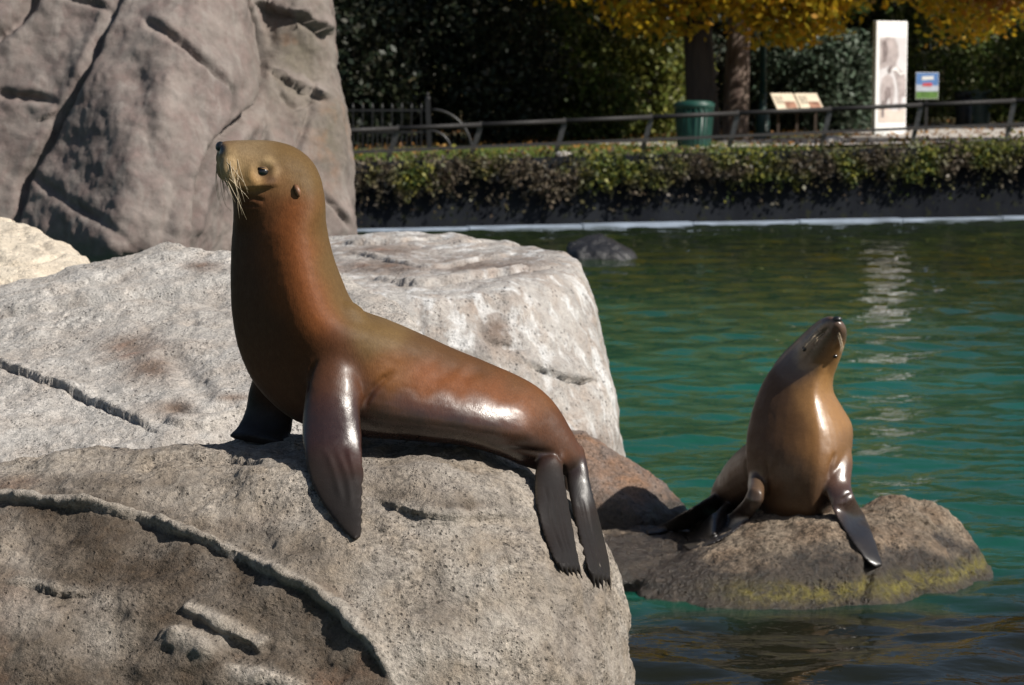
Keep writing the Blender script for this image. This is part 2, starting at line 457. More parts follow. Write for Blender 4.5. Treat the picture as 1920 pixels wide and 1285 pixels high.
# the boulder under the big sea lion
A = pts((430, 818, 6.55), (560, 806, 6.68), (700, 812, 6.72), (850, 822, 6.70), (950, 842, 6.68), (1020, 880, 6.66),
        (330, 842, 6.5), (1085, 940, 6.62), (1150, 1050, 6.55), (1175, 1150, 6.5), (1188, 1260, 6.45),
        (300, 905, 6.22), (560, 880, 6.18), (800, 885, 6.18), (960, 915, 6.22), (1060, 985, 6.25),
        (250, 1060, 5.92), (560, 1050, 5.86), (850, 1060, 5.88), (1020, 1080, 5.95), (1110, 1130, 6.05),
        (200, 1285, 5.66), (700, 1285, 5.62), (1000, 1285, 5.72), (1130, 1285, 5.88),
        (400, 885, 7.2), (900, 850, 7.2))
A += floor_pts([P(200, 1500, 5.5), P(700, 1500, 5.45), P(1140, 1500, 5.75), P(1200, 1400, 6.45), P(1150, 900, 7.4), P(200, 900, 7.6)])
B = pts((-260, 905, 6.42), (0, 888, 6.42), (160, 880, 6.42), (300, 852, 6.45), (420, 826, 6.5), (-260, 960, 6.3), (0, 930, 6.25), (200, 915, 6.22), (400, 905, 6.2),
        (-260, 1100, 5.95), (100, 1080, 5.92), (420, 1060, 5.9), (-260, 1300, 5.7), (100, 1300, 5.65), (500, 1290, 5.65), (-260, 960, 7.3), (400, 890, 7.3))
B += floor_pts([P(-260, 1500, 5.5), P(500, 1500, 5.45), P(-260, 900, 7.5), P(500, 900, 7.5)])
front_feats = [
    ('rope', [(-40, 925), (60, 938), (150, 948), (230, 963), (300, 983), (350, 1000), (420, 1030), (480, 1060), (530, 1080), (580, 1105), (630, 1142), (670, 1183), (700, 1220), (730, 1262), (748, 1300)], 0.015, 0.030),
    ('ledge', [(230, 862), (330, 853), (420, 860), (480, 868), (535, 882)], 0.012, 0.022),
    ('ledge', [(685, 922), (730, 945), (770, 962), (820, 972), (900, 968), (980, 968), (1025, 995)], 0.013, 0.026),
    ('ledge', [(-20, 1086), (60, 1100), (120, 1112), (190, 1116)], 0.012, 0.022),
    ('ridge', [(295, 1180), (350, 1195), (390, 1222), (400, 1245)], 0.028, 0.030),
    ('rope', [(335, 1142), (400, 1166), (450, 1196), (500, 1222)], 0.018, 0.024),
    ('ridge', [(400, 1240), (460, 1265), (530, 1280), (600, 1300)], 0.022, 0.024),
    ('crack', [(560, 1170), (590, 1200), (600, 1240), (650, 1280)], 0.05, 0.035),
    ('crack', [(1105, 1100), (1130, 1135), (1160, 1170), (1178, 1205)], 0.008, 0.016),
    ('crack', [(1115, 1190), (1130, 1240), (1140, 1290)], 0.010, 0.012),
    ('crack', [(760, 1060), (830, 1110), (870, 1170), (880, 1230)], 0.05, 0.022),
    ('crack', [(690, 1000), (760, 988), (830, 985), (900, 982)], 0.007, 0.008),
]
def front_stain(co):
    u, v = to_px(co)
    rx = [-300, -40, 60, 150, 230, 300, 350, 420, 480, 530, 580, 630, 670, 700, 730, 748, 760]
    ry = [915, 925, 938, 948, 963, 983, 1000, 1030, 1060, 1080, 1105, 1142, 1183, 1220, 1262, 1300, 1700]
    below = smooth01(v - np.interp(u, rx, ry), -6, 14) * (1 - smooth01(u, 720, 770))
    above = smooth01(v - np.interp(u, rx, ry), -60, -14) * (1 - smooth01(u, 640, 740)) * 0.7
    pale = blob(co, [(60, 1150, 110, 45), (180, 1125, 80, 22), (20, 1030, 60, 60), (200, 1190, 60, 40), (350, 1195, 60, 22), (440, 1200, 50, 18)])
    rust = blob(co, [(420, 1245, 120, 40), (330, 1275, 120, 30), (520, 1275, 90, 30)])
    m = np.clip(below * (0.92 - 0.75 * pale) + 0.3 * fbm(co, 4.0, 4) * below, 0, 1)
    m = np.maximum(m, 0.75 * blob(co, [(860, 948, 70, 18), (740, 930, 40, 18), (470, 1000, 110, 30), (120, 905, 200, 14), (820, 1130, 50, 60), (560, 1040, 60, 30)]))
    return np.clip(np.maximum(np.maximum(m, rust), above * (1 - below)), 0, 1)
boulder, BV1 = rock('boulder', 'speckled grey boulder with a long raised ridge under the big brown sea lion', 'rock_front', [A, B], 0.029, 9, 2,
                    noise=((1.5, 0.045, 3), (5.0, 0.036, 4), (15.0, 0.013, 3), (42.0, 0.005, 3)), feats=front_feats, stain=front_stain, cat='boulder', seed=3.0, want_bvh=True, pits=1500)
# the pale sloping boulder behind it
A = pts((-250, 560, 9.6), (0, 570, 9.4), (190, 490, 9.5), (250, 467, 9.5), (310, 452, 9.5), (370, 468, 9.5), (440, 486, 9.4), (560, 492, 9.3), (650, 505, 9.1), (700, 520, 8.9), (780, 580, 8.6),
        (-250, 700, 8.4), (0, 690, 8.3), (300, 640, 8.3), (450, 660, 8.1), (700, 650, 8.1), (800, 660, 8.3),
        (-250, 850, 7.6), (0, 860, 7.45), (300, 840, 7.4), (470, 760, 7.75), (780, 800, 7.8))
A += floor_pts([P(-300, 900, 7.3), P(300, 900, 7.3), P(800, 900, 7.6), P(900, 600, 9.8), P(-300, 600, 10.0)])
pale, BV2 = rock('boulder', 'broad pale grey sloping boulder crossed by one dark crack', 'rock_pale', [A], 0.042, 6, 2,
                 noise=((1.0, 0.06, 3), (4.5, 0.030, 4), (14.0, 0.011, 3), (36.0, 0.005, 3)), pits=900,
                 feats=[('ledge', [(-160, 640), (-30, 672), (50, 700), (110, 720), (160, 745), (200, 765), (245, 782), (300, 812), (345, 845)], 0.012, 0.035), ('crack', [(-160, 642), (-30, 675), (50, 703), (110, 723), (160, 748), (200, 768), (245, 785), (300, 815), (345, 848)], 0.010, 0.022),
                        ('crack', [(345, 605), (360, 612), (400, 615), (440, 612)], 0.022, 0.03), ('crack', [(300, 765), (330, 768), (380, 775)], 0.022, 0.03),
                        ('crack', [(380, 775), (430, 765), (470, 740)], 0.02, 0.02), ('crack', [(60, 560), (160, 540), (260, 520)], 0.05, 0.03),
                        ('ledge', [(290, 790), (380, 800), (440, 778), (480, 735)], 0.018, 0.03), ('crack', [(250, 620), (320, 600), (430, 590)], 0.012, 0.010), ('crack', [(-160, 610), (0, 592), (150, 572), (280, 548), (400, 560), (470, 600)], 0.055, 0.055), ('crack', [(300, 640), (350, 690), (380, 740), (370, 780)], 0.05, 0.035), ('crack', [(90, 820), (150, 845), (190, 870)], 0.012, 0.014)],
                 stain=[(250, 650, 75, 28), (285, 690, 60, 30), (330, 765, 40, 14), (440, 745, 40, 10), (380, 500, 40, 10)], cat='boulder', seed=9.0)
# cream boulder at the upper left
A = pts((-150, 400, 10.8), (0, 402, 10.8), (40, 402, 10.8), (85, 420, 10.7), (110, 440, 10.6), (150, 446, 10.6), (185, 478, 10.5), (-150, 520, 10.0), (60, 520, 10.0), (170, 520, 10.2), (-150, 600, 9.8), (100, 600, 9.8))
A += floor_pts([P(-150, 600, 9.7), P(200, 600, 9.8), P(220, 500, 11.2), P(-150, 500, 11.4)])
cream, BV2b = rock('boulder', 'small cream coloured boulder with rounded lobes at the foot of the cliff', 'rock_cream', [A], 0.05, 4, 2,
                   noise=((1.8, 0.06, 3), (6.0, 0.03, 4), (22.0, 0.008, 3)),
                   feats=[('crack', [(-10, 490), (40, 500), (80, 492), (130, 470)], 0.02, 0.03), ('crack', [(85, 425), (70, 450), (100, 480)], 0.025, 0.02)], cat='boulder', seed=21.0)
# flat-topped block beside the water
A = pts((560, 452, 14.6), (690, 434, 14.6), (800, 434, 14.4), (960, 452, 13.6), (1045, 464, 13.0), (1085, 484, 12.5), (1100, 520, 12.0),
        (560, 545, 11.2), (760, 548, 11.0), (900, 540, 11.1), (1020, 525, 11.4),
        (1120, 610, 11.7), (1137, 690, 11.5), (1146, 760, 11.4), (1156, 830, 11.4),
        (600, 840, 10.6), (800, 840, 10.6), (1000, 840, 10.8), (1090, 840, 11.0))
A += floor_pts([P(600, 900, 10.5), P(1100, 900, 10.8), P(1165, 900, 11.4), P(1180, 500, 13.6), P(560, 450, 15)])
block, BV3 = rock('boulder', 'flat topped grey rock block standing over the water behind the big sea lion', 'rock_block', [A], 0.06, 4, 2,
                  noise=((0.8, 0.05, 3), (3.5, 0.035, 4), (14.0, 0.010, 4)),
                  feats=[('ledge', [(640, 470), (760, 495), (830, 503), (880, 490), (960, 478), (975, 468)], 0.028, 0.03),
                         ('ledge', [(830, 458), (900, 452), (980, 458), (1040, 470)], 0.028, 0.025),
                         ('ledge', [(960, 665), (1000, 688), (1030, 697), (1055, 710), (1090, 715), (1150, 710)], 0.018, 0.05), ('crack', [(985, 680), (1030, 699), (1055, 712), (1090, 717), (1150, 712)], 0.014, 0.03),
                         ('ledge', [(620, 458), (720, 454), (800, 450), (850, 440)], 0.03, 0.04), ('ledge', [(680, 520), (780, 535), (860, 522), (960, 508), (1060, 498)], 0.035, 0.05),
                         ('crack', [(900, 590), (905, 640), (940, 650), (1000, 655)], 0.02, 0.03), ('crack', [(780, 560), (790, 590), (785, 640)], 0.03, 0.03),
                         ('crack', [(1080, 560), (1050, 590), (1060, 640)], 0.012, 0.012), ('crack', [(1060, 720), (1075, 770), (1085, 820)], 0.018, 0.02)],
                  stain=[(720, 500, 130, 14), (880, 500, 90, 16), (960, 500, 70, 14), (720, 470, 80, 12), (1040, 830, 120, 25), (930, 620, 30, 30)], cat='boulder', seed=33.0)
# the cliff
C1 = pts((-250, -260, 17.0), (215, -260, 16.8), (60, -30, 16.4), (205, -10, 16.3), (-250, 100, 16.2), (150, 130, 16.1), (100, 250, 16.1), (50, 350, 16.1), (-250, 350, 15.8), (20, 470, 15.8), (-250, 520, 15.6))
C2 = pts((230, -260, 17.0), (470, -260, 17.0), (225, 0, 16.2), (450, -20, 16.5), (330, 60, 15.9), (470, 60, 16.4), (170, 130, 15.95), (300, 200, 15.6), (430, 170, 16.0), (478, 200, 16.4), (110, 260, 15.9), (250, 330, 15.3), (400, 260, 15.8), (60, 360, 15.8), (35, 450, 15.7), (200, 480, 15.1), (340, 470, 15.3), (385, 350, 15.7), (420, 210, 16.0))
C3 = pts((360, 480, 16.1), (400, 330, 16.4), (440, 200, 16.7), (520, 130, 16.8), (634, 170, 17), (640, 190, 17), (634, 250, 16.9), (642, 330, 16.8), (649, 400, 16.7), (662, 440, 16.6), (520, 300, 16.5), (500, 450, 16.2), (614, 450, 16.4))
C4 = pts((480, -260, 17.7), (600, -260, 17.7), (470, 20, 17.1), (560, 40, 16.9), (606, 60, 17.1), (619, 100, 17.2), (632, 165, 17.2), (520, 135, 16.9), (450, 180, 17), (614, -30, 17.4))
for c, z in ((C1, 18.6), (C2, 18.4), (C3, 18.6), (C4, 18.8)):
    us = sorted(c, key=lambda p: p.x / p.y); l, r = us[0], us[-1]; mz = max(p.z for p in c); tr = max((p for p in c if p.z > mz - 0.6), key=lambda p: p.x / p.y)
    c += [Vector((l.x * z / l.y, z, l.z)), Vector((r.x * z / r.y, z, r.z)), Vector((l.x * z / l.y, z, mz)), Vector((tr.x * z / tr.y, z, mz))]
for c in (C1, C2, C3):
    us = sorted(c, key=lambda p: p.x / p.y); l, r = us[0], us[-1]; c += [Vector((l.x, l.y, -0.3)), Vector((r.x, r.y, -0.3)), Vector((l.x * 18 / l.y, 18, -0.3)), Vector((r.x * 18 / r.y, 18, -0.3))]
cliff, BV4 = rock('cliff', 'tall mauve grey artificial rock cliff split by long dark cracks', 'rock_cliff', [C1, C2, C3, C4], 0.079, 4, 2,
                  noise=((0.9, 0.06, 3), (3.2, 0.045, 4), (11.0, 0.016, 4)),
                  feats=[('crack', [(235, -60), (222, 0), (195, 60), (165, 125), (135, 190), (108, 240), (78, 290), (52, 335), (42, 385), (20, 440), (0, 500)], 0.040, 0.14),
                         ('crack', [(250, 20), (290, 52), (340, 80), (390, 122), (432, 168), (450, 200)], 0.030, 0.08),
                         ('crack', [(455, -60), (465, 0), (480, 80), (485, 150), (476, 205), (440, 240), (415, 260), (392, 300), (376, 350), (366, 405), (352, 480), (345, 520)], 0.050, 0.22),
                         ('crack', [(430, 150), (436, 190), (420, 240), (400, 280)], 0.030, 0.08),
                         ('ledge', [(470, -10), (510, 12), (560, 28), (600, 50), (640, 80)], 0.045, 0.16),
                         ('ledge', [(490, 135), (520, 142), (560, 160), (600, 176), (670, 198)], 0.040, 0.14),
                         ('crack', [(515, 145), (525, 185), (555, 210), (580, 200), (588, 168)], 0.030, 0.06),
                         ('crack', [(588, 170), (578, 230), (555, 275), (545, 320)], 0.025, 0.06), ('crack', [(500, 230), (492, 280), (505, 330)], 0.03, 0.05),
                         ('crack', [(590, 350), (625, 385), (650, 420), (670, 450)], 0.025, 0.07), ('crack', [(40, 310), (80, 345), (130, 380), (200, 420), (260, 475)], 0.035, 0.05),
                         ('crack', [(-20, 170), (30, 180), (90, 185), (125, 205)], 0.035, 0.08), ('crack', [(90, -20), (140, 2), (180, 5), (225, 30)], 0.025, 0.06), ('crack', [(295, 500), (310, 420), (330, 370), (335, 320)], 0.05, 0.05),
                         ('crack', [(-30, 100), (0, 60), (30, 45), (60, 0), (80, -40)], 0.05, 0.14), ('crack', [(250, 90), (262, 180), (280, 260), (270, 340)], 0.09, 0.06), ('ledge', [(60, 230), (100, 215), (120, 200)], 0.03, 0.06)],
                  stain=[(560, 110, 70, 120), (620, 250, 40, 100)], cat='cliff', seed=41.0)
# rock of the second sea lion
lowwet = lambda co: 1 - smooth01(co[:, 2] + 0.12 * fbm(co, 4, 3), 0.04, 0.30)
A = pts((1400, 968, 10.35), (1450, 950, 10.3), (1510, 942, 10.3), (1570, 946, 10.3), (1620, 958, 10.3), (1420, 960, 10.8), (1600, 960, 10.8),
        (1300, 1040, 10.0), (1420, 1000, 9.9), (1560, 985, 9.85), (1680, 1010, 10.0), (1250, 1090, 9.7), (1450, 1060, 9.62), (1620, 1060, 9.66),
        (1195, 1080, 9.8), (1185, 1165, 9.55), (1400, 1170, 9.42), (1650, 1150, 9.5), (1800, 1120, 9.8))
A += floor_pts([P(1170, 1200, 9.5), P(1400, 1200, 9.3), P(1680, 1180, 9.4), P(1830, 1130, 9.8), P(1700, 950, 11.2), P(1300, 960, 11.2)])
B = pts((1612, 946, 10.4), (1640, 928, 10.45), (1690, 924, 10.45), (1752, 938, 10.45), (1792, 968, 10.4), (1838, 1020, 10.3), (1868, 1080, 10.2), (1872, 1120, 10.1), (1640, 1000, 10.0), (1720, 1010, 9.98), (1650, 1140, 9.6), (1780, 1125, 9.75), (1700, 950, 10.9), (1650, 1100, 9.75))
B += floor_pts([P(1640, 1170, 9.5), P(1800, 1150, 9.6), P(1880, 1130, 10.1), P(1850, 1000, 11.0), P(1620, 1000, 11)])
Cc = pts((1080, 975, 10.9), (1200, 968, 10.9), (1300, 968, 10.9), (1420, 975, 10.8), (1080, 1010, 10.2), (1200, 1015, 10.2), (1300, 1030, 10.2), (1080, 1050, 9.95), (1180, 1060, 9.85))
Cc += floor_pts([P(1080, 1050, 9.8), P(1250, 1050, 9.8), P(1420, 960, 11.0), P(1080, 960, 11.2)])
perch, BV6 = rock('boulder', 'low wet brown boulder ringed with yellow algae under the smaller sea lion', 'rock_brown', [A, B, Cc], 0.035, 6, 2,
                  noise=((1.6, 0.035, 3), (6.0, 0.026, 4), (18.0, 0.012, 3), (45.0, 0.005, 3)), pits=900,
                  feats=[('crack', [(1612, 950), (1620, 990), (1632, 1040), (1625, 1100), (1605, 1140)], 0.03, 0.06), ('ledge', [(1640, 975), (1700, 965), (1755, 985), (1768, 1010)], 0.02, 0.03)],
                  wet=lowwet, algae=lambda co: np.exp(-((co[:, 2] - 0.055 + 0.02 * fbm(co, 5, 2)) / 0.034) ** 2) * smooth01(co[:, 0], 0.7, 1.2), cat='boulder', seed=55.0, want_bvh=True)
A = pts((1060, 790, 11.0), (1095, 800, 11.0), (1160, 845, 10.95), (1240, 895, 10.9), (1285, 940, 10.85), (1298, 958, 10.8), (1060, 960, 10.6), (1200, 965, 10.55), (1100, 880, 10.7))
A += floor_pts([P(1060, 960, 10.5), P(1300, 975, 10.7), P(1300, 900, 11.2), P(1060, 800, 11.3)])
red, BV5 = rock('boulder', 'rusty brown wedge of rock between the flat topped block and the low wet boulder', 'rock_red', [A], 0.03, 5, 2,
                noise=((2.0, 0.03, 3), (7.0, 0.02, 4), (24.0, 0.006, 3)), wet=lambda co: 1 - smooth01(co[:, 2], 0.1, 0.42), cat='boulder', seed=61.0)
wc = PZ(1125, 487, 0.0)
A = [wc + Vector(k) for k in ((-0.5, 0, 0.0), (-0.42, 0.1, 0.20), (-0.2, 0.2, 0.30), (0.0, 0.25, 0.33), (0.25, 0.2, 0.22), (0.45, 0.1, 0.1), (0.6, 0, -0.05), (-0.3, -0.2, 0.12), (0.2, -0.25, 0.1), (-0.5, 0.3, -0.3), (0.6, 0.6, -0.3), (-0.3, -0.4, -0.3), (0.5, -0.4, -0.3), (0, 0.6, 0.2))]
isle, _ = rock('rock', 'small black wet rock rising from the green water alone', 'rock_black', [A], 0.05, 3, 1, noise=((2.0, 0.05, 3), (6.0, 0.04, 3), (20.0, 0.01, 3)), wet=lambda co: np.ones(len(co)), seed=71.0)

# ------------------------------------------------------------------ water
def spaced(lo, hi, f):
    out = [lo]
    while out[-1] < hi: out.append(out[-1] + f(out[-1]))
    return np.array(out)
ys = spaced(7.0, 46.0, lambda y: 0.034 * (y / 9.0) ** 1.15)
ys = np.concatenate([np.linspace(-14, 6.4, 12), ys])
xs = spaced(-2.5, 13.0, lambda x: 0.045)
xs = np.concatenate([np.linspace(-30, -3, 14), xs, np.linspace(13.5, 45, 16)])
gx, gy = np.meshgrid(xs, ys)
hz = np.zeros_like(gx)
wr = np.random.default_rng(5)
for k in range(46):
    lam = 0.14 * (1.6 / 0.14) ** wr.random()
    th = wr.normal(math.pi / 2 + 0.12, 0.5); amp = 0.0058 * lam ** 0.75
    kx, ky = 2 * math.pi / lam * math.cos(th), 2 * math.pi / lam * math.sin(th)
    hz += amp * np.sin(kx * gx + ky * gy + wr.random() * 6.28) * (0.6 + 0.4 * np.sin(gx * wr.normal(0, .5) + gy * wr.normal(0, .5) + wr.random() * 6))
wco = np.stack([gx, gy, hz], -1).reshape(-1, 3)
nx, ny = len(xs), len(ys)
idx = np.arange(nx * ny).reshape(ny, nx)
fq = np.stack([idx[:-1, :-1], idx[:-1, 1:], idx[1:, 1:], idx[1:, :-1]], -1).reshape(-1, 4)
wm = bpy.data.meshes.new('water')
wm.vertices.add(len(wco)); wm.vertices.foreach_set('co', wco.astype(np.float32).reshape(-1))
wm.loops.add(fq.size); wm.loops.foreach_set('vertex_index', fq.astype(np.int32).reshape(-1))
wm.polygons.add(len(fq)); wm.polygons.foreach_set('loop_start', np.arange(0, fq.size, 4, dtype=np.int32))
wm.update(calc_edges=True); wm.shade_smooth()
shl = (1 - smooth01(wco[:, 1] - 0.35 * (wco[:, 0] - 1.5) + 0.4 * fbm(wco, 1.2, 3), 9.2, 10.3)) * smooth01(wco[:, 1], 4, 6) * (1 - smooth01(wco[:, 0], 2.6, 3.6))
set_attr(wm, 'far_shade', smooth01(wco[:, 1] + 0.5 * wco[:, 0] + 5 * fbm(wco, 0.12, 3), 16, 34))  # far water darkened in its colour, for tree shade and dark reflections
set_attr(wm, 'shallow', shl)       # dark rock shelf just under the surface in front of the low boulder
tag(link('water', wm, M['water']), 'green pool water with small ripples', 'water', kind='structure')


# ------------------------------------------------------------------ sea lions
def crom(rows, k):
    """Catmull-Rom through rows of numbers, k steps per span"""
    r = np.asarray(rows, float); r = np.vstack([2 * r[0] - r[1], r, 2 * r[-1] - r[-2]]); out = []
    for i in range(1, len(r) - 2):
        for j in range(k):
            t = j / k; a, b, c, d = r[i - 1], r[i], r[i + 1], r[i + 2]
            out.append(0.5 * (2 * b + (c - a) * t + (2 * a - 5 * b + 4 * c - d) * t * t + (3 * b - a - 3 * c + d) * t ** 3))
    out.append(r[-2]); return np.array(out)
def loft(rows, k=4, n=28, ndir=None, egg=0.0, power=1.0):
    """rows: (A xyz, B xyz, half thickness); each ring is an ellipse with A-B as one axis and the other along ndir or across the path"""
    eggs = egg if hasattr(egg, '__len__') else [egg] * len(rows)
    flat = np.array([list(a) + list(b) + [w, e] for (a, b, w), e in zip(rows, eggs)]); R = crom(flat, k)
    A, B, W = R[:, :3], R[:, 3:6], np.maximum(R[:, 6], 0.002); C = (A + B) / 2
    T = np.gradient(C, axis=0); vs, fs = [], []
    for i in range(len(R)):
        ax = (A[i] - B[i]) / 2
        if ndir is not None: nn = np.array(ndir, float)
        else: nn = np.cross(ax, T[i]); 
        nn = nn / max(np.linalg.norm(nn), 1e-9) * W[i]
        for q in range(n):
            th = 2 * math.pi * q / n; c, s_ = math.cos(th), math.sin(th)
            c = math.copysign(abs(c) ** power, c); s_ = math.copysign(abs(s_) ** power, s_)
            vs.append(C[i] + ax * c + nn * s_ * (1 - R[i, 7] * c))
    m = len(R)
    for i in range(m - 1):
        for q in range(n):
            q2 = (q + 1) % n; fs.append((i * n + q, i * n + q2, (i + 1) * n + q2, (i + 1) * n + q))
    for e, ring in ((0, 0), (1, (m - 1) * n)):
        ci = len(vs); vs.append(C[0] if e == 0 else C[-1])
        for q in range(n):
            q2 = (q + 1) % n; fs.append((ci, ring + q2, ring + q) if e == 0 else (ci, ring + q, ring + q2))
    return vs, fs
def paint(co, samples, base, soft=1.0):
    """colour and wetness from (u, v, radius, (r, g, b), wet) patches of the coat"""
    u, v = to_px(co); W = np.full(len(co), 0.12); col = np.tile(np.array(base[0]) * 0.12, (len(co), 1)); wet = np.full(len(co), base[1] * 0.12)
    for a, b, r, c, w in samples:
        k = np.exp(-((u - a) ** 2 + (v - b) ** 2) / (r * soft) ** 2) * 3
        W += k; col += k[:, None] * np.array(c); wet += k * w
    return col / W[:, None], wet / W
def skin(mb, voxel, smooth):
    me = mesh_from(mb.v, mb.f, 'skin')
    bm = bmesh.new(); bm.from_mesh(me); bmesh.ops.recalc_face_normals(bm, faces=bm.faces); bm.to_mesh(me); bm.free()
    me = evaluated(me, [('REMESH', dict(mode='VOXEL', voxel_size=voxel)), ('SMOOTH', dict(factor=0.5, iterations=smooth))])
    me.shade_smooth(); return me

def soften(me, mask, iters):
    n = len(me.vertices); e = np.empty(len(me.edges) * 2, np.int32); me.edges.foreach_get('vertices', e); e = e.reshape(-1, 2)
    deg = np.bincount(e.ravel(), minlength=n)[:, None].astype(float); co = get_co(me)
    for _ in range(iters):
        acc = np.zeros((n, 3))
        for k in range(3): acc[:, k] = np.bincount(e[:, 0], co[e[:, 1], k], n) + np.bincount(e[:, 1], co[e[:, 0], k], n)
        co = co + (acc / deg - co) * mask[:, None] * 0.6
    set_co(me, co)
# fur: short, sleek; wet parts darker and glossier
t = NT('sea_lion_fur')
wetf = t.attr('wet')
fl = t.noise(260, 4, 0.7, vec=t.mapping((1, 1, 0.3)))
fl2 = t.noise(38, 4, 0.6)
base = t.attr('coat', 'Color')
c = t.mix(t.ramp(fl, 0.3, 0.7), t.mix(1.0, base, (0.74, 0.72, 0.70), 'MULTIPLY'), t.mix(1.0, base, (1.22, 1.22, 1.22), 'MULTIPLY'))
c = t.mix(t.ramp(fl2, 0.35, 0.7, 0, 0.35), c, t.mix(1.0, base, (0.62, 0.56, 0.52), 'MULTIPLY'))
t.inp('Base Color', c)
wetf = t.ramp(t.math('ADD', wetf, t.math('MULTIPLY', t.math('SUBTRACT', t.noise(14, 5, 0.6), 0.5), 0.35)), 0.30, 0.80)
rgh = t.math('ADD', t.ramp(wetf, 0.0, 1.0, 0.58, 0.28), t.math('MULTIPLY', t.math('SUBTRACT', fl2, 0.5), 0.22))
t.inp('Roughness', rgh)
t.inp('Specular IOR Level', t.ramp(wetf, 0, 1, 0.15, 0.65)); t.inp('Coat Weight', t.ramp(wetf, 0.3, 1.0, 0.0, 0.35)); t.inp('Coat Roughness', 0.22)
t.inp('Sheen Weight', t.ramp(wetf, 0, 0.6, 0.10, 0.0)); t.inp('Sheen Roughness', 0.4); t.inp('Sheen Tint', (0.9, 0.75, 0.5, 1))
t.inp('Normal', t.bump(t.math('ADD', fl, t.math('MULTIPLY', fl2, 0.8)), t.ramp(wetf, 0, 1, 0.22, 0.16), 0.004))
M['fur'] = t.m
M['eye'] = plain('eye_gloss', (0.006, 0.005, 0.005), 0.12, var=0.1, bump=0, spec=0.8)
M['nose'] = plain('nose_skin', (0.012, 0.013, 0.015), 0.35, scale=60)
M['lid'] = plain('eyelid_skin', (0.050, 0.032, 0.024), 0.75, scale=80, spec=0.2)
M['brow'] = plain('brow_fur', (0.16, 0.10, 0.05), 0.8, scale=120, spec=0.15)
M['ear'] = plain('ear_skin', (0.16, 0.075, 0.035), 0.5, scale=80)
M['whisker'] = plain('whisker_hair', (0.50, 0.40, 0.27), 0.4, bump=0)
FLIP = (0.0125, 0.0120, 0.0125)

# ---- big sea lion, in profile
Y1 = 6.5; PX1 = Y1 / FPX
mb = MB()
rows1 = [  # dorsal u,v  ventral u,v  half depth (px)
    (411, 268, 411, 288, 9), (418, 265, 410, 297, 19), (432, 263, 416, 317, 30), (452, 262.5, 427, 341, 39), (480, 262, 436, 364, 48), (512, 264, 439, 386, 57), (548, 274, 439, 405, 66),
    (580, 297, 437, 426, 74), (599, 332, 434, 455, 82), (608, 390, 432.5, 492, 91), (617, 452, 432, 535, 101), (638, 520, 435, 592, 112), (668, 577, 449, 660, 121),
    (722, 599, 484, 728, 123), (782, 623, 555, 788, 120), (842, 650, 655, 815, 112), (902, 674, 772, 824, 102), (960, 699, 868, 834, 89), (1010, 727, 932, 852, 73),
    (1045, 762, 978, 872, 58), (1075, 812, 1015, 884, 44), (1094, 852, 1050, 892, 30), (1096, 872, 1068, 892, 16)]
HX = P(545, 330, Y1).x; YAW = math.radians(20)
def yaw_w(z): return float(smooth01(np.array(z), P(545, 440, Y1).z, P(545, 372, Y1).z))
def turn(p, sgn=1):
    a_ = YAW * yaw_w(p[2]) * sgn; x, y = p[0] - HX, p[1] - Y1
    return Vector((HX + x * math.cos(a_) - y * math.sin(a_), Y1 + x * math.sin(a_) + y * math.cos(a_), p[2]))
def other_side(p): q = turn(p, -1); return turn(Vector((q.x, 2 * Y1 - q.y, q.z)))
def hu(u, v): return 545 - (545 - u) * (1 + 0.03 * (1 - smooth01(np.array(v), 360, 440))) if u < 545 else u
R = []
for du, dv, vu, vv, w in rows1:
    du, vu = float(hu(du, dv)), float(hu(vu, vv))
    R.append((P(du, dv, Y1), P(vu, vv, Y1), w * PX1))
mb.add(*loft(R, 5, 40, ndir=(0, 1, 0), egg=[0, 0, 0, 0, 0.0, -0.05, -0.14, -0.24, -0.36, -0.46, -0.55, -0.6, -0.58, -0.35, 0.0, 0.3, 0.5, 0.55, 0.45, 0.25, 0, 0, 0]))
def side_lump(u, v, dy, r): 
    for s in (-1, 1): mb.sphere(P(u, v, Y1) + Vector((0, s * dy, 0)), r, 16, 10)
side_lump(428, 314, 0.034, (0.032, 0.026, 0.040))           # whisker pads
side_lump(418, 296, 0.018, (0.020, 0.020, 0.026))
side_lump(496, 312, 0.056, (0.030, 0.016, 0.016))           # brows
side_lump(503, 350, 0.062, (0.045, 0.026, 0.028))           # cheeks
mb.sphere(P(640, 640, 6.415), (0.095, 0.075, 0.12), 20, 14)
mb.sphere(P(628, 690, 6.385), (0.075, 0.078, 0.10), 20, 14)
mb.v = [tuple(turn(p)) for p in mb.v]
def flank_flipper(rowsf, k=4, n=20): mb.add(*loft([(a, b, w) for a, b, w in rowsf], k, n))
def on_rock(bv, u, v, lift, yfall):
    h, no = hit(bv, u, v)
    return (h + ray(u, v).normalized() * -lift) if h is not None else P(u, v, yfall)
def over_rock(u, v, Y, th):
    h, _ = hit(BV1, u, v); return P(u, v, Y if h is None else min(Y, h.y - th))
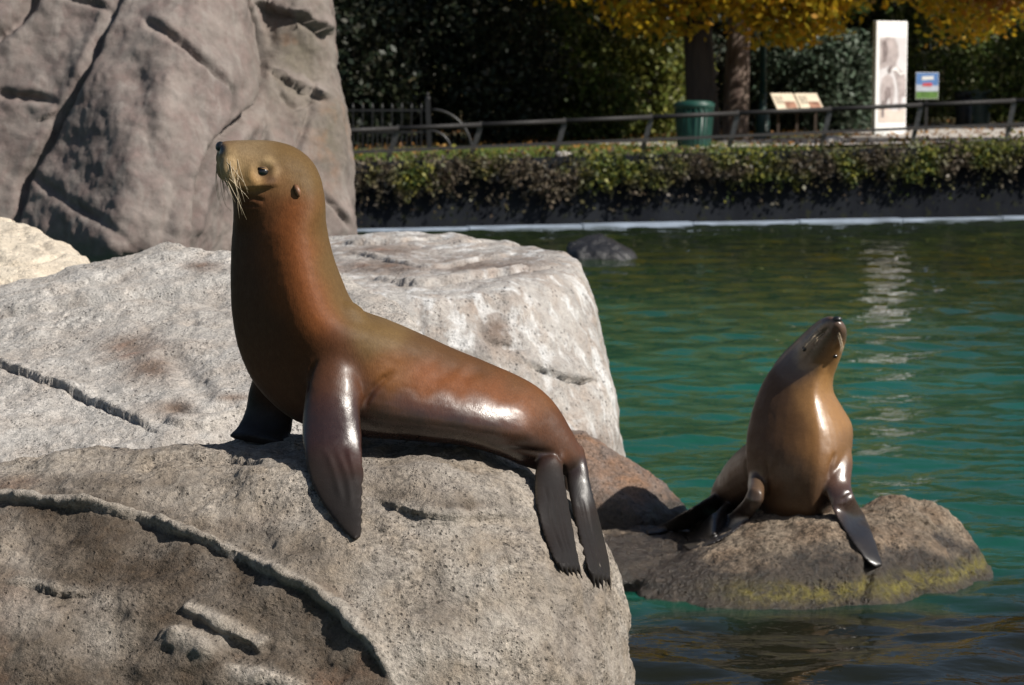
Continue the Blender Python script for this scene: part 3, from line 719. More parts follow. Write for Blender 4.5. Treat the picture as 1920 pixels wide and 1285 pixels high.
def lay(bv, rows, fixed, px, lift=0.014, far=6.85, passes=2, sink=0.45):
    """rows: (lu, lv, ru, rv, w) down a flipper; fixed: Y of the first rows; the rest rest on the rock; depths are smoothed along the blade"""
    Y = []
    for i, (lu, lv, ru, rv, w) in enumerate(rows):
        if i < len(fixed): Y.append([fixed[i], fixed[i]]); continue
        e = []
        for u, v in ((lu, lv), (ru, rv)):
            h, _ = hit(bv, u, v); e.append(h.y if h is not None and h.y < far else None)
        e = [x if x is not None else (e[1 - k] if e[1 - k] is not None else Y[-1][k] + 0.02) for k, x in enumerate(e)]
        Y.append([x - lift - w * px * 0.7 for x in e])
    Y = np.array(Y); top = Y.copy()
    for _ in range(passes):
        Z = Y.copy(); Z[1:-1] = 0.25 * Y[:-2] + 0.5 * Y[1:-1] + 0.25 * Y[2:]; Y = Z
    n = len(fixed); Y[n:] = np.minimum(Y[n:], top[n:] + rows[-1][4] * px * sink)
    return [(P(lu, lv, y[0]), P(ru, rv, y[1]), w * px) for (lu, lv, ru, rv, w), y in zip(rows, Y)]
# near fore flipper: upper arm, wrist, blade lying down the rock
YH = min(hit(BV1, 630, 884)[0].y - 0.03, 6.33); RY = [(hit(BV1, 625, v)[0].y - th) for v, th in ((818, 0.03), (851, 0.03))]
YW = min(YH, RY[1]); YA = [6.375 + (YW - 6.375) * k for k in (0.0, 0.3, 0.62, 0.88)]
fr = lay(BV1, [(622, 580, 652, 588, 22), (606, 630, 662, 638, 42), (591, 674, 669, 684, 46), (578, 718, 677, 730, 42), (569, 768, 676, 776, 34), (566, 815, 679, 820, 25),
               (569, 850, 681, 852, 18), (577, 884, 682, 884, 14), (588, 915, 680, 913, 12), (604, 945, 680, 942, 10), (628, 978, 680, 975, 8), (650, 1001, 679, 998, 7), (664, 1011, 675, 1009, 5)],
         [6.52, 6.43] + [min(y, RY[0]) for y in YA] + [YW], PX1, passes=1)
mb.add(*loft(fr, 6, 24))
# far fore flipper
ff = [(P(500, 660, 6.62), P(560, 660, 6.62), 0.05), (P(478, 700, 6.64), P(556, 706, 6.62), 0.05), (P(467, 735, 6.66), P(552, 750, 6.62), 0.042), (P(461, 768, 6.66), P(550, 782, 6.60), 0.03), (P(446, 800, 6.64), P(545, 816, 6.56), 0.022), (P(428, 818, 6.6), P(535, 834, 6.5), 0.014)]
mb.add(*loft(ff, 5, 20))
# hind flippers hanging over the edge
def hind(rows, base):
    full = [(a[0], a[1], b[0], b[1], w) for a, b, w in base] + list(rows)
    h = lay(BV1, full, [a[2] for a, b, w in base], PX1, 0.016)
    mb.add(*loft(h, 6, 22))
    (lu, lv, ru, rv, w), (lu0, lv0, ru0, rv0, _) = rows[-1], rows[-2]
    for q in range(5):                                   # toes
        f = (q + 0.5) / 5; u, v = lu + (ru - lu) * f, lv + (rv - lv) * f
        du, dv = (lu + ru - lu0 - ru0) / 2, (lv + rv - lv0 - rv0) / 2; L = math.hypot(du, dv); du, dv = du / L, dv / L
        ln = random.uniform(10, 24)
        m0 = (h[-1][0] + (h[-1][1] - h[-1][0]) * f); a = P(u - du * 14, v - dv * 14, m0.y - 0.008); b = P(u + du * ln, v + dv * ln, m0.y - 0.008)
        mb.tube([a, (a + b) / 2, b], [0.0075, 0.0065, 0.003], 8)
hind([(1001, 905, 1060, 905, 10), (1005, 945, 1066, 945, 9), (1017, 995, 1075, 995, 8), (1034, 1040, 1084, 1042, 7), (1048, 1066, 1090, 1070, 5)],
     [((1018, 836, 6.47), (1066, 852, 6.47), 24), ((1006, 872, 6.41), (1056, 876, 6.41), 15)])
hind([(1062, 905, 1107, 905, 11), (1072, 950, 1117, 950, 9), (1086, 1005, 1131, 1005, 8), (1099, 1055, 1142, 1055, 7), (1108, 1085, 1146, 1090, 5)],
     [((1060, 838, 6.52), (1096, 850, 6.52), 26), ((1060, 872, 6.47), (1103, 876, 6.47), 16)])
me = skin(mb, 0.0055, 5)
co = get_co(me); u_, v_ = to_px(co)
soften(me, np.exp(-(((u_ - 618) / 75) ** 2 + ((v_ - 655) / 62) ** 2) ** 2) * (co[:, 1] < Y1 + 0.05), 60)
soften(me, np.exp(-(((u_ - 622) / 75) ** 2 + ((v_ - 848) / 26) ** 2) ** 2) * (co[:, 1] < Y1 - 0.05), 14)
soften(me, np.exp(-(((u_ - 1055) / 40) ** 2 + ((v_ - 858) / 28) ** 2) ** 2), 6)
co = get_co(me); no = get_no(me); bv = bvh_of(me)
near = (co[:, 1] < Y1).astype(float)
dv_, _ = carve(co, no, bv, [
    ('ledge', [(400, 315), (418, 336), (432, 350), (450, 356), (475, 357), (505, 355), (530, 345)], 0.010, 0.020), ('crack', [(428, 362), (450, 371), (478, 373), (500, 378)], 0.006, 0.006),           # mouth
    ('crack', [(440, 383), (465, 386), (490, 385)], 0.007, 0.004),
    ('crack', [(578, 742), (579, 715), (585, 690), (597, 672)], 0.007, 0.010),            # arm pit folds
    ('crack', [(678, 775), (682, 750), (695, 728), (716, 708), (745, 695)], 0.010, 0.012),
    ('crack', [(730, 700), (780, 690), (830, 668)], 0.030, 0.006), ('crack', [(800, 720), (850, 695), (880, 665)], 0.020, 0.005), ('crack', [(860, 715), (905, 690), (930, 675)], 0.020, 0.004),
    ('crack', [(930, 838), (980, 845), (1030, 850), (1062, 855)], 0.010, 0.006), ('crack', [(900, 822), (960, 830), (1000, 826)], 0.014, 0.004),
    ('crack', [(1040, 845), (1052, 862), (1056, 885)], 0.007, 0.008),
    ('ridge', [(600, 835), (620, 860), (632, 900), (645, 950)], 0.008, 0.005), ('ridge', [(625, 835), (645, 870), (655, 910), (660, 960)], 0.008, 0.005), ('ridge', [(650, 835), (662, 870), (668, 910)], 0.008, 0.005),
    ('crack', [(1020, 900), (1030, 960), (1048, 1020), (1062, 1070)], 0.005, 0.007), ('crack', [(1032, 900), (1044, 960), (1058, 1020), (1070, 1070)], 0.005, 0.007), ('crack', [(1044, 900), (1052, 960), (1064, 1020), (1076, 1070)], 0.005, 0.007),
    ('crack', [(1080, 920), (1095, 980), (1110, 1040), (1122, 1090)], 0.005, 0.007), ('crack', [(1092, 920), (1106, 980), (1120, 1040), (1132, 1090)], 0.005, 0.007),
])
d = np.einsum('ij,ij->i', dv_, no)
# eye socket on both sides
he, ne = hit(bv, 493, 323)
for c0 in (he, other_side(he)):
    dd = np.linalg.norm(co - np.array(c0), axis=1); d -= 0.010 * np.exp(-(dd / 0.020) ** 2); d += 0.004 * np.exp(-((dd - 0.034) / 0.012) ** 2)
d += 0.0007 * fbm(co, 40, 3) + 0.002 * fbm(co, 7, 2) * smooth01(co[:, 0], -0.7, -0.3)
co = co + no * d[:, None]
u_, v_ = to_px(co); sc_ = np.exp(-((u_ - 680) / 9) ** 2) * smooth01(v_, 862, 880) * (1 - smooth01(v_, 985, 1000)) * (co[:, 1] < 6.35)
co[:, 0] += sc_ * 0.004 * (np.abs(np.sin(v_ / 23.0 * math.pi + 2 * np.sin(v_ / 31))) - 0.6); set_co(me, co)
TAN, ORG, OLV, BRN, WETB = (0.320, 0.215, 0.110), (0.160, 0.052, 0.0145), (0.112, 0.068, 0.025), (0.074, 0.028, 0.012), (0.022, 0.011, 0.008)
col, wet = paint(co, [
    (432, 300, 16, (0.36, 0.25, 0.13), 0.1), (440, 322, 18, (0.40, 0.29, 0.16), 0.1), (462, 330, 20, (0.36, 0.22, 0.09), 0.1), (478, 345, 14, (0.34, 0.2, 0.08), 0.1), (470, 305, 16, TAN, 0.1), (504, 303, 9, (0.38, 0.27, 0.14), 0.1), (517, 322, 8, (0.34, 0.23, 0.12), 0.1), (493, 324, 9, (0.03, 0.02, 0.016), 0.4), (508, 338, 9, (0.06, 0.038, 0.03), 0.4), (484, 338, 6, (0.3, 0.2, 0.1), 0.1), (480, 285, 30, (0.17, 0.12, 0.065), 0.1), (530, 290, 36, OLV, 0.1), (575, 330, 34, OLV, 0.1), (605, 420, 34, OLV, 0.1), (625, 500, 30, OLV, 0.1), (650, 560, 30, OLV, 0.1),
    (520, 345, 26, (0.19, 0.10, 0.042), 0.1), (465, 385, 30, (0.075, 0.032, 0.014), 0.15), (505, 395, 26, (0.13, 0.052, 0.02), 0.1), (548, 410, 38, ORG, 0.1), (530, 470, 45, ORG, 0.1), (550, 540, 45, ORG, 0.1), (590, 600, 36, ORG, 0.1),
    (455, 460, 32, (0.054, 0.023, 0.011), 0.1), (465, 530, 42, (0.058, 0.025, 0.012), 0.1), (475, 600, 45, (0.061, 0.027, 0.012), 0.1), (470, 660, 40, (0.072, 0.033, 0.014), 0.15), (520, 640, 38, (0.061, 0.026, 0.012), 0.15), (520, 720, 50, (0.072, 0.031, 0.014), 0.2), (560, 660, 26, (0.072, 0.029, 0.012), 0.2),  # chest and throat: shade of the left side painted into the coat
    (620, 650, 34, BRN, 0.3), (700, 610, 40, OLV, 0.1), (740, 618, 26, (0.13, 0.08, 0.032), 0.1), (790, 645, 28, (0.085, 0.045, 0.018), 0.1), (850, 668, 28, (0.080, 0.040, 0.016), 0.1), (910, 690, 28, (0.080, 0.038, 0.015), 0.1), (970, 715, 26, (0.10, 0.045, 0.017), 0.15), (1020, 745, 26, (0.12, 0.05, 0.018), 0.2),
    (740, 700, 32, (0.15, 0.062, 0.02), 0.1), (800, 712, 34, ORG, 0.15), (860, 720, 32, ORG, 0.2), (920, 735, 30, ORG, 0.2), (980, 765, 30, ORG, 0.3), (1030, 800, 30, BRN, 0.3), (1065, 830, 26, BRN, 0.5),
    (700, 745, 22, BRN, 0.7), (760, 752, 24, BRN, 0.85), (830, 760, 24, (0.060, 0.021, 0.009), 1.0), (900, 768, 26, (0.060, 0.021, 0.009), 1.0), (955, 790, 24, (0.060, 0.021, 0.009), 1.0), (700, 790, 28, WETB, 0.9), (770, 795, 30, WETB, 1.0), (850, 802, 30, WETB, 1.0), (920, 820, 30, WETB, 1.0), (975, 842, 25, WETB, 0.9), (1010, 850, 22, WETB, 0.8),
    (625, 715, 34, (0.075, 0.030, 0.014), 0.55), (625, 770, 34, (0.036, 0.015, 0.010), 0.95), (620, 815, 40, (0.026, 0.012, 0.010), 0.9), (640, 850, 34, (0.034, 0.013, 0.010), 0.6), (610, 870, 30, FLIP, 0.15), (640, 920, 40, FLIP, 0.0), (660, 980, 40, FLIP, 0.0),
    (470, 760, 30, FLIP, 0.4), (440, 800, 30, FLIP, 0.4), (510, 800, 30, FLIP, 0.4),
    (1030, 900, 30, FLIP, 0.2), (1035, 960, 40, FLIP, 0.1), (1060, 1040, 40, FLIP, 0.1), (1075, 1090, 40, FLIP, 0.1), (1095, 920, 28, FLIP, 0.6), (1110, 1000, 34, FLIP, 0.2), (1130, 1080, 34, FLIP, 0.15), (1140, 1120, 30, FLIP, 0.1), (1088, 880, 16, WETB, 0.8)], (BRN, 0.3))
# far fore flipper is skin too; nose tip dark
far = smooth01(co[:, 1], Y1 + 0.10, Y1 + 0.15) * smooth01(-co[:, 2], -1.36, -1.30)
uu, vv = to_px(co)
nosem = np.exp(-(((uu - 413) / 13) ** 2 + ((vv - 279) / 12) ** 2) ** 2)
flipm = far * (vv > 715)
col = col * (1 - flipm[:, None]) + np.array(FLIP) * flipm[:, None]
col = col * (1 - nosem[:, None]) + np.array((0.012, 0.013, 0.015)) * nosem[:, None]; wet = np.maximum(wet, nosem * 0.9)
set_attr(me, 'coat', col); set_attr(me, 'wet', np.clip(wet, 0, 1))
BVS1 = bvh_of(me)
base1 = PZ(700, 830, P(700, 825, Y1).z); base1 = Vector((base1.x, Y1, P(700, 825, Y1).z))
lion = empty('sea_lion', base1, 'big brown sea lion sitting in profile with raised head on the ridged boulder', 'sea lion', 'sea lions on the rocks')
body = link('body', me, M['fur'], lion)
# eyes, lids
for s, c0 in ((-1, he), (1, other_side(he))):
    eb = MB(); eb.sphere((0, 0, 0), (0.0175, 0.0125, 0.0145), 18, 12)
    e = eb.build('eye', M['eye'], None, True); e.parent = lion; e.location = c0 - lion.location + Vector((0.001, -s * 0.0095, 0)); e.rotation_euler = (0, 0, YAW)
    lb = MB()
    for top in (1, -1):
        arc = [Vector(((0.019) * math.cos(a), -s * -0.0, top * 0.0115 * math.sin(a) + 0.004 * math.cos(a) * -1)) for a in np.linspace(0.05, math.pi - 0.05, 10)]
        arc = [Vector((p.x, s * (0.007 - 0.010 * (p.x / 0.02) ** 2), p.z)) for p in arc]
        lb.tube(arc, [0.001] + [0.0026] * 8 + [0.001], 8)
    up_ = MB(); up_.sphere((0, 0, 0), (0.0192, 0.0136, 0.0160), 18, 12); up_.v = [(x, y, z) if z > 0.008 - 0.3 * x else (x * 0.9, y * 0.86, 0.008 - 0.3 * x) for x, y, z in up_.v]
    lu_ = up_.build('upper_lid', M['brow'], e, True); lu_.matrix_parent_inverse = Matrix.Identity(4)
    l = lb.build('eyelid', M['lid'], e, True); l.matrix_parent_inverse = Matrix.Identity(4)
# ear
h, n_ = hit(BVS1, 555, 352)
for s, c0 in ((-1, h), (1, other_side(h))):
    eb = MB(); tip = c0 + Vector((0.010, s * 0.010, -0.026)); mid = c0 + Vector((0.006, s * 0.009, -0.010))
    eb.tube([c0 + Vector((-0.004, -s * 0.004, 0.006)), c0 + Vector((0.001, s * 0.004, 0.002)), mid, tip - Vector((0.001, 0, -0.006)), tip], [0.004, 0.0075, 0.0085, 0.006, 0.001], 10)
    ear = eb.build('ear', M['ear'], lion, True)
# nostrils / nose pad
nb = MB(); nb.sphere(P(408, 275, Y1) + Vector((0.005, 0, 0)), (0.014, 0.019, 0.016), 16, 10); nb.v = [tuple(turn(p)) for p in nb.v]
nb.build('nose', M['nose'], lion, True)
# whiskers on both pads
for s in (-1, 1):
    for k in range(12):
        u, v = random.uniform(418, 448), random.uniform(296, 338)
        h, n_ = hit(BVS1, u, v)
        if h is None: continue
        L = random.uniform(0.05, 0.125); sw = random.uniform(-0.022, 0.035); pts_ = []
        for q in range(6):
            f = q / 5
            pts_.append(h + Vector((0.010 * f + sw * f + 0.018 * f * f * random.uniform(0.8, 1.1), -0.020 * f * (1 - 0.4 * f), -L * f * (0.5 + 0.5 * f))))
        if s == 1: pts_ = [other_side(p) for p in pts_]
        wb = MB(); wb.tube(pts_, [0.0009, 0.00085, 0.00075, 0.00065, 0.0005, 0.00025], 5); wb.build('whisker', M['whisker'], lion, True)

# ---- smaller sea lion, chest to the camera, nose up
Y2 = 10.2; PX2 = Y2 / FPX
mb = MB()
torso = [(1432, 962, 1552, 962, 70, 10.22), (1412, 930, 1572, 930, 92, 10.20), (1402, 880, 1588, 880, 104, 10.20), (1400, 835, 1597, 830, 108, 10.22), (1407, 788, 1596, 795, 102, 10.25), (1420, 745, 1578, 762, 90, 10.27),
         (1440, 705, 1562, 733, 76, 10.28), (1462, 678, 1562, 706, 64, 10.27), (1484, 657, 1568, 686, 53, 10.24), (1506, 640, 1573, 664, 40, 10.20), (1529, 620, 1580, 642, 29, 10.14), (1547, 604, 1584, 622, 20, 10.09), (1558, 597, 1582, 606, 12, 10.06)]
mb.add(*loft([(P(a, b, y), P(c_, d_, y), w * PX2) for a, b, c_, d_, w, y in torso[:9]], 5, 36, ndir=(-0.22, 1, 0.12), power=1.34))
head2 = [(1452, 690, 1560, 722, 60, 10.28), (1470, 668, 1562, 700, 56, 10.27), (1486, 652, 1569, 682, 50, 10.24), (1503, 634, 1577, 660, 43, 10.19), (1522, 616, 1584, 640, 36, 10.14), (1538, 603, 1587, 624, 28, 10.09), (1549, 597, 1585, 612, 20, 10.06), (1557, 595, 1579, 602, 10, 10.04)]
mb.add(*loft([(P(a, b, y), P(c_, d_, y), w * PX2) for a, b, c_, d_, w, y in head2], 5, 30, ndir=(-0.1, 1, 0.3)))
hb = [((1480, 800, 10.3), (1470, 940, 10.3), 90), ((1440, 820, 10.5), (1430, 955, 10.5), 84), ((1402, 848, 10.65), (1392, 962, 10.62), 66), ((1368, 880, 10.72), (1358, 970, 10.7), 48), ((1342, 918, 10.75), (1336, 978, 10.74), 30), ((1318, 950, 10.76), (1314, 985, 10.75), 16)]
mb.add(*loft([(P(*a), P(*b), w * PX2) for a, b, w in hb], 5, 28))
def rk(u, v, lift, yf): return on_rock(BV6, u, v, lift, yf)
def blade2(base, rows):
    h = [(P(*a), P(*b), w * PX2) for a, b, w in base]
    for lu, lv, ru, rv, w in rows: h.append((rk(lu, lv, 0.012 + w * PX2, 10.3), rk(ru, rv, 0.012 + w * PX2, 10.3), w * PX2))
    mb.add(*loft(h, 5, 20))
# fore flipper towards the open water
blade2([((1540, 840, 10.12), (1592, 835, 10.16), 22), ((1548, 875, 10.05), (1598, 868, 10.1), 20), ((1546, 915, 9.98), (1596, 908, 10.02), 17), ((1556, 945, 9.93), (1604, 935, 9.96), 12)],
       [(1578, 985, 1620, 966, 8), (1600, 1020, 1636, 1000, 6), (1622, 1050, 1648, 1036, 5), (1640, 1066, 1656, 1060, 4)])
# fore flipper on the ledge
blade2([((1430, 850, 10.36), (1460, 855, 10.33), 16), ((1410, 878, 10.26), (1444, 884, 10.22), 20), ((1402, 905, 10.16), (1434, 912, 10.11), 18), ((1400, 928, 10.04), (1430, 940, 9.99), 15)],
       [(1375, 958, 1408, 972, 8), (1340, 985, 1372, 1000, 6), (1305, 1008, 1330, 1022, 5), (1278, 1024, 1292, 1032, 4)])
blade2([((1350, 920, 10.7), (1345, 970, 10.7), 14)], [(1310, 945, 1315, 985, 8), (1270, 968, 1278, 994, 6), (1235, 985, 1240, 1000, 5), (1210, 996, 1214, 1003, 3)])
blade2([((1370, 935, 10.62), (1365, 985, 10.6), 14)], [(1335, 965, 1345, 1000, 7), (1305, 988, 1315, 1012, 6), (1285, 1005, 1292, 1018, 4)])
me = skin(mb, 0.0075, 4)
co = get_co(me); no = get_no(me); bv = bvh_of(me)
dv_, _ = carve(co, no, bv, [('crack', [(1562, 608), (1570, 625), (1568, 645), (1560, 660)], 0.010, 0.010), ('crack', [(1530, 640), (1545, 625), (1556, 612)], 0.010, 0.008),
                       ('crack', [(1552, 900), (1556, 870), (1566, 845)], 0.012, 0.014), ('crack', [(1436, 930), (1438, 890), (1436, 860)], 0.012, 0.010), ('crack', [(1575, 940), (1590, 930), (1600, 928)], 0.010, 0.008)])
d = np.einsum('ij,ij->i', dv_, no) + 0.0009 * fbm(co, 30, 3) + 0.002 * fbm(co, 6, 2)
set_co(me, co + no * d[:, None])
GLD, DBR = (0.270, 0.140, 0.048), (0.085, 0.045, 0.024)
col, wet = paint(co, [
    (1560, 620, 20, (0.10, 0.06, 0.04), 0.85), (1530, 650, 22, (0.12, 0.075, 0.05), 0.85), (1570, 660, 16, GLD, 0.5), (1500, 680, 25, (0.11, 0.07, 0.045), 0.75), (1545, 700, 25, GLD, 0.65), (1530, 750, 30, GLD, 0.7), (1560, 790, 30, GLD, 0.6), (1540, 840, 35, (0.18, 0.088, 0.03), 0.4), (1590, 830, 20, (0.15, 0.08, 0.035), 0.6),
    (1435, 760, 35, (0.080, 0.044, 0.025), 0.4), (1430, 830, 40, (0.080, 0.042, 0.022), 0.4), (1478, 800, 30, (0.11, 0.056, 0.024), 0.4), (1480, 900, 45, (0.09, 0.05, 0.025), 0.5), (1375, 890, 25, (0.13, 0.09, 0.065), 0.5), (1575, 890, 20, (0.09, 0.045, 0.028), 0.8), (1575, 930, 22, (0.045, 0.025, 0.02), 0.9),  # left half of the chest darker: its shade is painted into the coat
    (1610, 990, 30, FLIP, 0.7), (1640, 1050, 30, FLIP, 0.6), (1415, 900, 14, (0.09, 0.06, 0.04), 0.7), (1410, 950, 20, (0.035, 0.025, 0.02), 0.7), (1350, 990, 30, FLIP, 0.6), (1300, 1015, 30, FLIP, 0.5), (1320, 960, 25, FLIP, 0.5), (1260, 985, 40, FLIP, 0.5)], (DBR, 0.5))
set_attr(me, 'coat', col); set_attr(me, 'wet', np.clip(wet, 0, 1))
BVS2 = bvh_of(me)
pb = P(1490, 955, Y2)
lion2 = empty('sea_lion', pb, 'smaller wet sea lion pointing its nose at the sky on the low brown boulder', 'sea lion', 'sea lions on the rocks')
link('body', me, M['fur'], lion2)
nb = MB(); nb.sphere(P(1570, 599, 10.03), (0.022, 0.016, 0.014), 14, 8); nb.build('nose', M['nose'], lion2, True)
for u, v in ((1508, 655), (1566, 668)):
    h, n_ = hit(BVS2, u, v)
    if h is not None:
        eb = MB(); eb.sphere(h, 0.011, 14, 8); eb.build('eye', M['eye'], lion2, True)
for k in range(14):
    left = k < 7
    h, n_ = hit(BVS2, random.uniform(1530, 1545) if left else random.uniform(1570, 1578), random.uniform(618, 640))
    if h is None: continue
    L = random.uniform(0.05, 0.12); e = h + Vector(((-0.6 if left else 0.02) * L, -0.25 * L, (-0.55 if left else -1.0) * L))
    wb = MB(); wb.tube([h, h * 0.5 + e * 0.5 + Vector((-0.01 if left else 0.012, -0.008, 0)), e], [0.0014, 0.0011, 0.0005], 5); wb.build('whisker', M['whisker'], lion2, True)



# ------------------------------------------------------------------ the far bank
BO = Vector((-2.69, 37.0, 0)); BD = Vector((0.9458, 0.3247, 0)); BN = Vector((-0.3247, 0.9458, 0))
def sn(X, Y): return (X - BO.x) * BD.x + (Y - BO.y) * BD.y, (X - BO.x) * BN.x + (Y - BO.y) * BN.y
def gz(s_, n_):
    return 1.08 + 0.0165 * np.clip(s_, -10, 40) + 9.0 * smooth01(n_, 26, 62)
def B(s_, n_, dz=0.0): 
    p = BO + BD * s_ + BN * n_; p.z = float(gz(s_, n_)) + dz; return p
def G(u, Y, dz=0.0):
    X = (u - 960.0) / FPX * Y * 1.003; s_, n_ = sn(X, Y); return Vector((X, Y, float(gz(s_, n_)) + dz))
def on_line(u, n_):                 # where the column of photo pixel u meets the line n = const of the bank
    k = (u - 960.0) / FPX * 1.003; q = BO + BN * n_
    s_ = (k * q.y - q.x) / (BD.x - k * BD.y); return s_, q + BD * s_
def sheet(name, s0, s1, n0, n1, ds, dn, mat, dz=0.0, bumpy=0.0):
    a = np.arange(s0, s1 + 1e-6, ds); b = np.arange(n0, n1 + 1e-6, dn); A_, B_ = np.meshgrid(a, b)
    z = gz(A_, B_) + dz
    X = BO.x + BD.x * A_ + BN.x * B_; Y = BO.y + BD.y * A_ + BN.y * B_
    co = np.stack([X, Y, z], -1).reshape(-1, 3)
    if bumpy: co[:, 2] += bumpy * fbm(co, 0.5, 3)
    i = np.arange(len(co)).reshape(len(b), len(a)); f = np.stack([i[:-1, :-1], i[:-1, 1:], i[1:, 1:], i[1:, :-1]], -1).reshape(-1, 4)
    return link(name, mesh_from(co, f.tolist(), name, True), mat)

t = NT('bank_ground')
c = t.mix(t.ramp(t.noise(0.5, 4), 0.40, 0.58), (0.060, 0.085, 0.018), (0.085, 0.060, 0.030))
c = t.mix(t.ramp(t.noise(14, 5, 0.7), 0.45, 0.6), c, (0.035, 0.040, 0.014)); c = t.mix(t.ramp(t.noise(40, 3), 0.62, 0.68), c, (0.22, 0.10, 0.025))
t.inp('Base Color', c); t.inp('Roughness', 0.9); t.inp('Normal', t.bump(t.noise(20, 5), 0.6, 0.05)); M['ground'] = t.m
t = NT('path_concrete')
c = t.mix(t.ramp(t.noise(1.3, 5), 0.35, 0.65), (0.46, 0.43, 0.40), (0.38, 0.35, 0.32)); c = t.mix(t.ramp(t.noise(25, 4), 0.6, 0.75), c, (0.22, 0.17, 0.12))
t.inp('Base Color', c); t.inp('Roughness', 0.85); M['path'] = t.m
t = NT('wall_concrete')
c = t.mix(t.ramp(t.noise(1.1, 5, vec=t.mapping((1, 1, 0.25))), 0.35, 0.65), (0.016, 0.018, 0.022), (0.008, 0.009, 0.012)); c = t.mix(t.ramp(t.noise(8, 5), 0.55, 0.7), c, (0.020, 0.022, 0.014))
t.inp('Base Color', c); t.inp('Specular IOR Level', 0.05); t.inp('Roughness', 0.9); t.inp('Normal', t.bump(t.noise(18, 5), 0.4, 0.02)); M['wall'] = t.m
M['ledge'] = plain('ledge_stone', (0.24, 0.29, 0.37), 0.6, var=0.35, scale=1.3)
M['iron'] = plain('black_iron', (0.014, 0.014, 0.015), 0.45, 0.0, scale=20)
M['rail'] = plain('dark_rail', (0.008, 0.007, 0.007), 0.7, 0.0, scale=12)
M['post'] = plain('worn_steel_post', (0.16, 0.16, 0.165), 0.35, 0.7, scale=12)
M['bin'] = plain('green_steel', (0.007, 0.048, 0.036), 0.45, 0.0, scale=10)
M['bin2'] = plain('grey_green_plastic', (0.085, 0.13, 0.12), 0.5, scale=10)
M['bin_dark'] = plain('black_plastic', (0.02, 0.022, 0.022), 0.5, scale=10)
M['white'] = plain('white_board', (0.82, 0.82, 0.82), 0.45, var=0.04)
M['lamp'] = plain('green_cast_iron', (0.006, 0.030, 0.024), 0.4, scale=14)
M['glass'] = plain('frosted_glass', (0.6, 0.6, 0.55), 0.2)
M['panel'] = plain('cream_panel', (0.66, 0.57, 0.44), 0.4, var=0.12, scale=5)
M['panel_photo'] = plain('brown_print', (0.30, 0.16, 0.11), 0.4, var=0.5, scale=9)
M['wood'] = plain('dark_wood', (0.045, 0.030, 0.020), 0.7, scale=20)
M['p_grey'] = plain('print_grey', (0.40, 0.35, 0.35), 0.45, var=0.25, scale=6)
M['p_dark'] = plain('print_dark', (0.20, 0.165, 0.165), 0.45, var=0.3, scale=8)
M['p_pale'] = plain('print_pale', (0.62, 0.60, 0.62), 0.45, var=0.1, scale=4)
M['p_sand'] = plain('print_sand', (0.66, 0.56, 0.50), 0.45, var=0.1, scale=4)
M['p_blue'] = plain('print_blue', (0.12, 0.25, 0.55), 0.45, var=0.2, scale=5)
M['p_sky'] = plain('print_sky', (0.55, 0.60, 0.70), 0.45, var=0.1, scale=5)
M['p_red'] = plain('print_red', (0.60, 0.10, 0.12), 0.45, var=0.2, scale=20)
M['p_green'] = plain('print_green', (0.12, 0.24, 0.06), 0.45, var=0.4, scale=20)
def bark(name, a, b):
    t = NT(name); v = t.mapping((1, 1, 0.16))
    c = t.mix(t.ramp(t.noise(7, 6, 0.65, vec=v), 0.4, 0.62), a, b)
    t.inp('Base Color', c); t.inp('Roughness', 0.9); t.inp('Normal', t.bump(t.noise(9, 6, 0.7, vec=v), 0.9, 0.06)); return t.m
M['bark_dark'] = bark('dark_bark', (0.040, 0.030, 0.024), (0.018, 0.014, 0.012))
M['bark_pale'] = bark('mottled_bark', (0.20, 0.15, 0.12), (0.075, 0.048, 0.038))
def leaf_mat(name, cols, trans=0.35, cols2=None):
    t = NT(name); g = t.n('NewGeometry'); r = g.outputs['Random Per Island']
    n = len(cols); c = t.cr(r, [((k + 0.5) / n, cc) for k, cc in enumerate(cols)])
    if cols2:
        c2 = t.cr(r, [((k + 0.5) / len(cols2), cc) for k, cc in enumerate(cols2)]); c = t.mix(t.ramp(t.noise(0.9, 3), 0.47, 0.6), c, c2)
    t.inp('Base Color', c); t.inp('Roughness', 0.5); t.inp('Specular IOR Level', 0.3)
    tr = t.n('BsdfTranslucent', {'Color': c}); mx = t.n('MixShader', {0: trans})
    out = [n_ for n_ in t.t.nodes if n_.type == 'OUTPUT_MATERIAL'][0]
    t.t.links.new(t.b.outputs[0], mx.inputs[1]); t.t.links.new(tr.outputs[0], mx.inputs[2]); t.t.links.new(mx.outputs[0], out.inputs[0]); return t.m
M['lf_dark'] = leaf_mat('dark_evergreen_leaf', [(0.010, 0.018, 0.010), (0.016, 0.026, 0.014), (0.022, 0.028, 0.012), (0.03, 0.03, 0.02)], 0.15)
M['lf_green'] = leaf_mat('green_leaf', [(0.05, 0.085, 0.018), (0.085, 0.13, 0.03), (0.14, 0.16, 0.04), (0.09, 0.10, 0.05)])
M['lf_olive'] = leaf_mat('olive_leaf', [(0.10, 0.13, 0.025), (0.17, 0.19, 0.04), (0.22, 0.21, 0.05), (0.09, 0.11, 0.04)])
M['lf_grey'] = leaf_mat('grey_green_leaf', [(0.05, 0.08, 0.05), (0.085, 0.12, 0.08), (0.03, 0.05, 0.03), (0.13, 0.16, 0.12)], 0.2)
M['lf_yellow'] = leaf_mat('yellow_maple_leaf', [(0.55, 0.38, 0.025), (0.62, 0.40, 0.03), (0.40, 0.34, 0.03), (0.62, 0.31, 0.025), (0.26, 0.26, 0.03)], 0.6)
M['lf_orange'] = leaf_mat('orange_maple_leaf', [(0.42, 0.16, 0.02), (0.46, 0.24, 0.03), (0.36, 0.10, 0.02), (0.40, 0.26, 0.03)], 0.5)
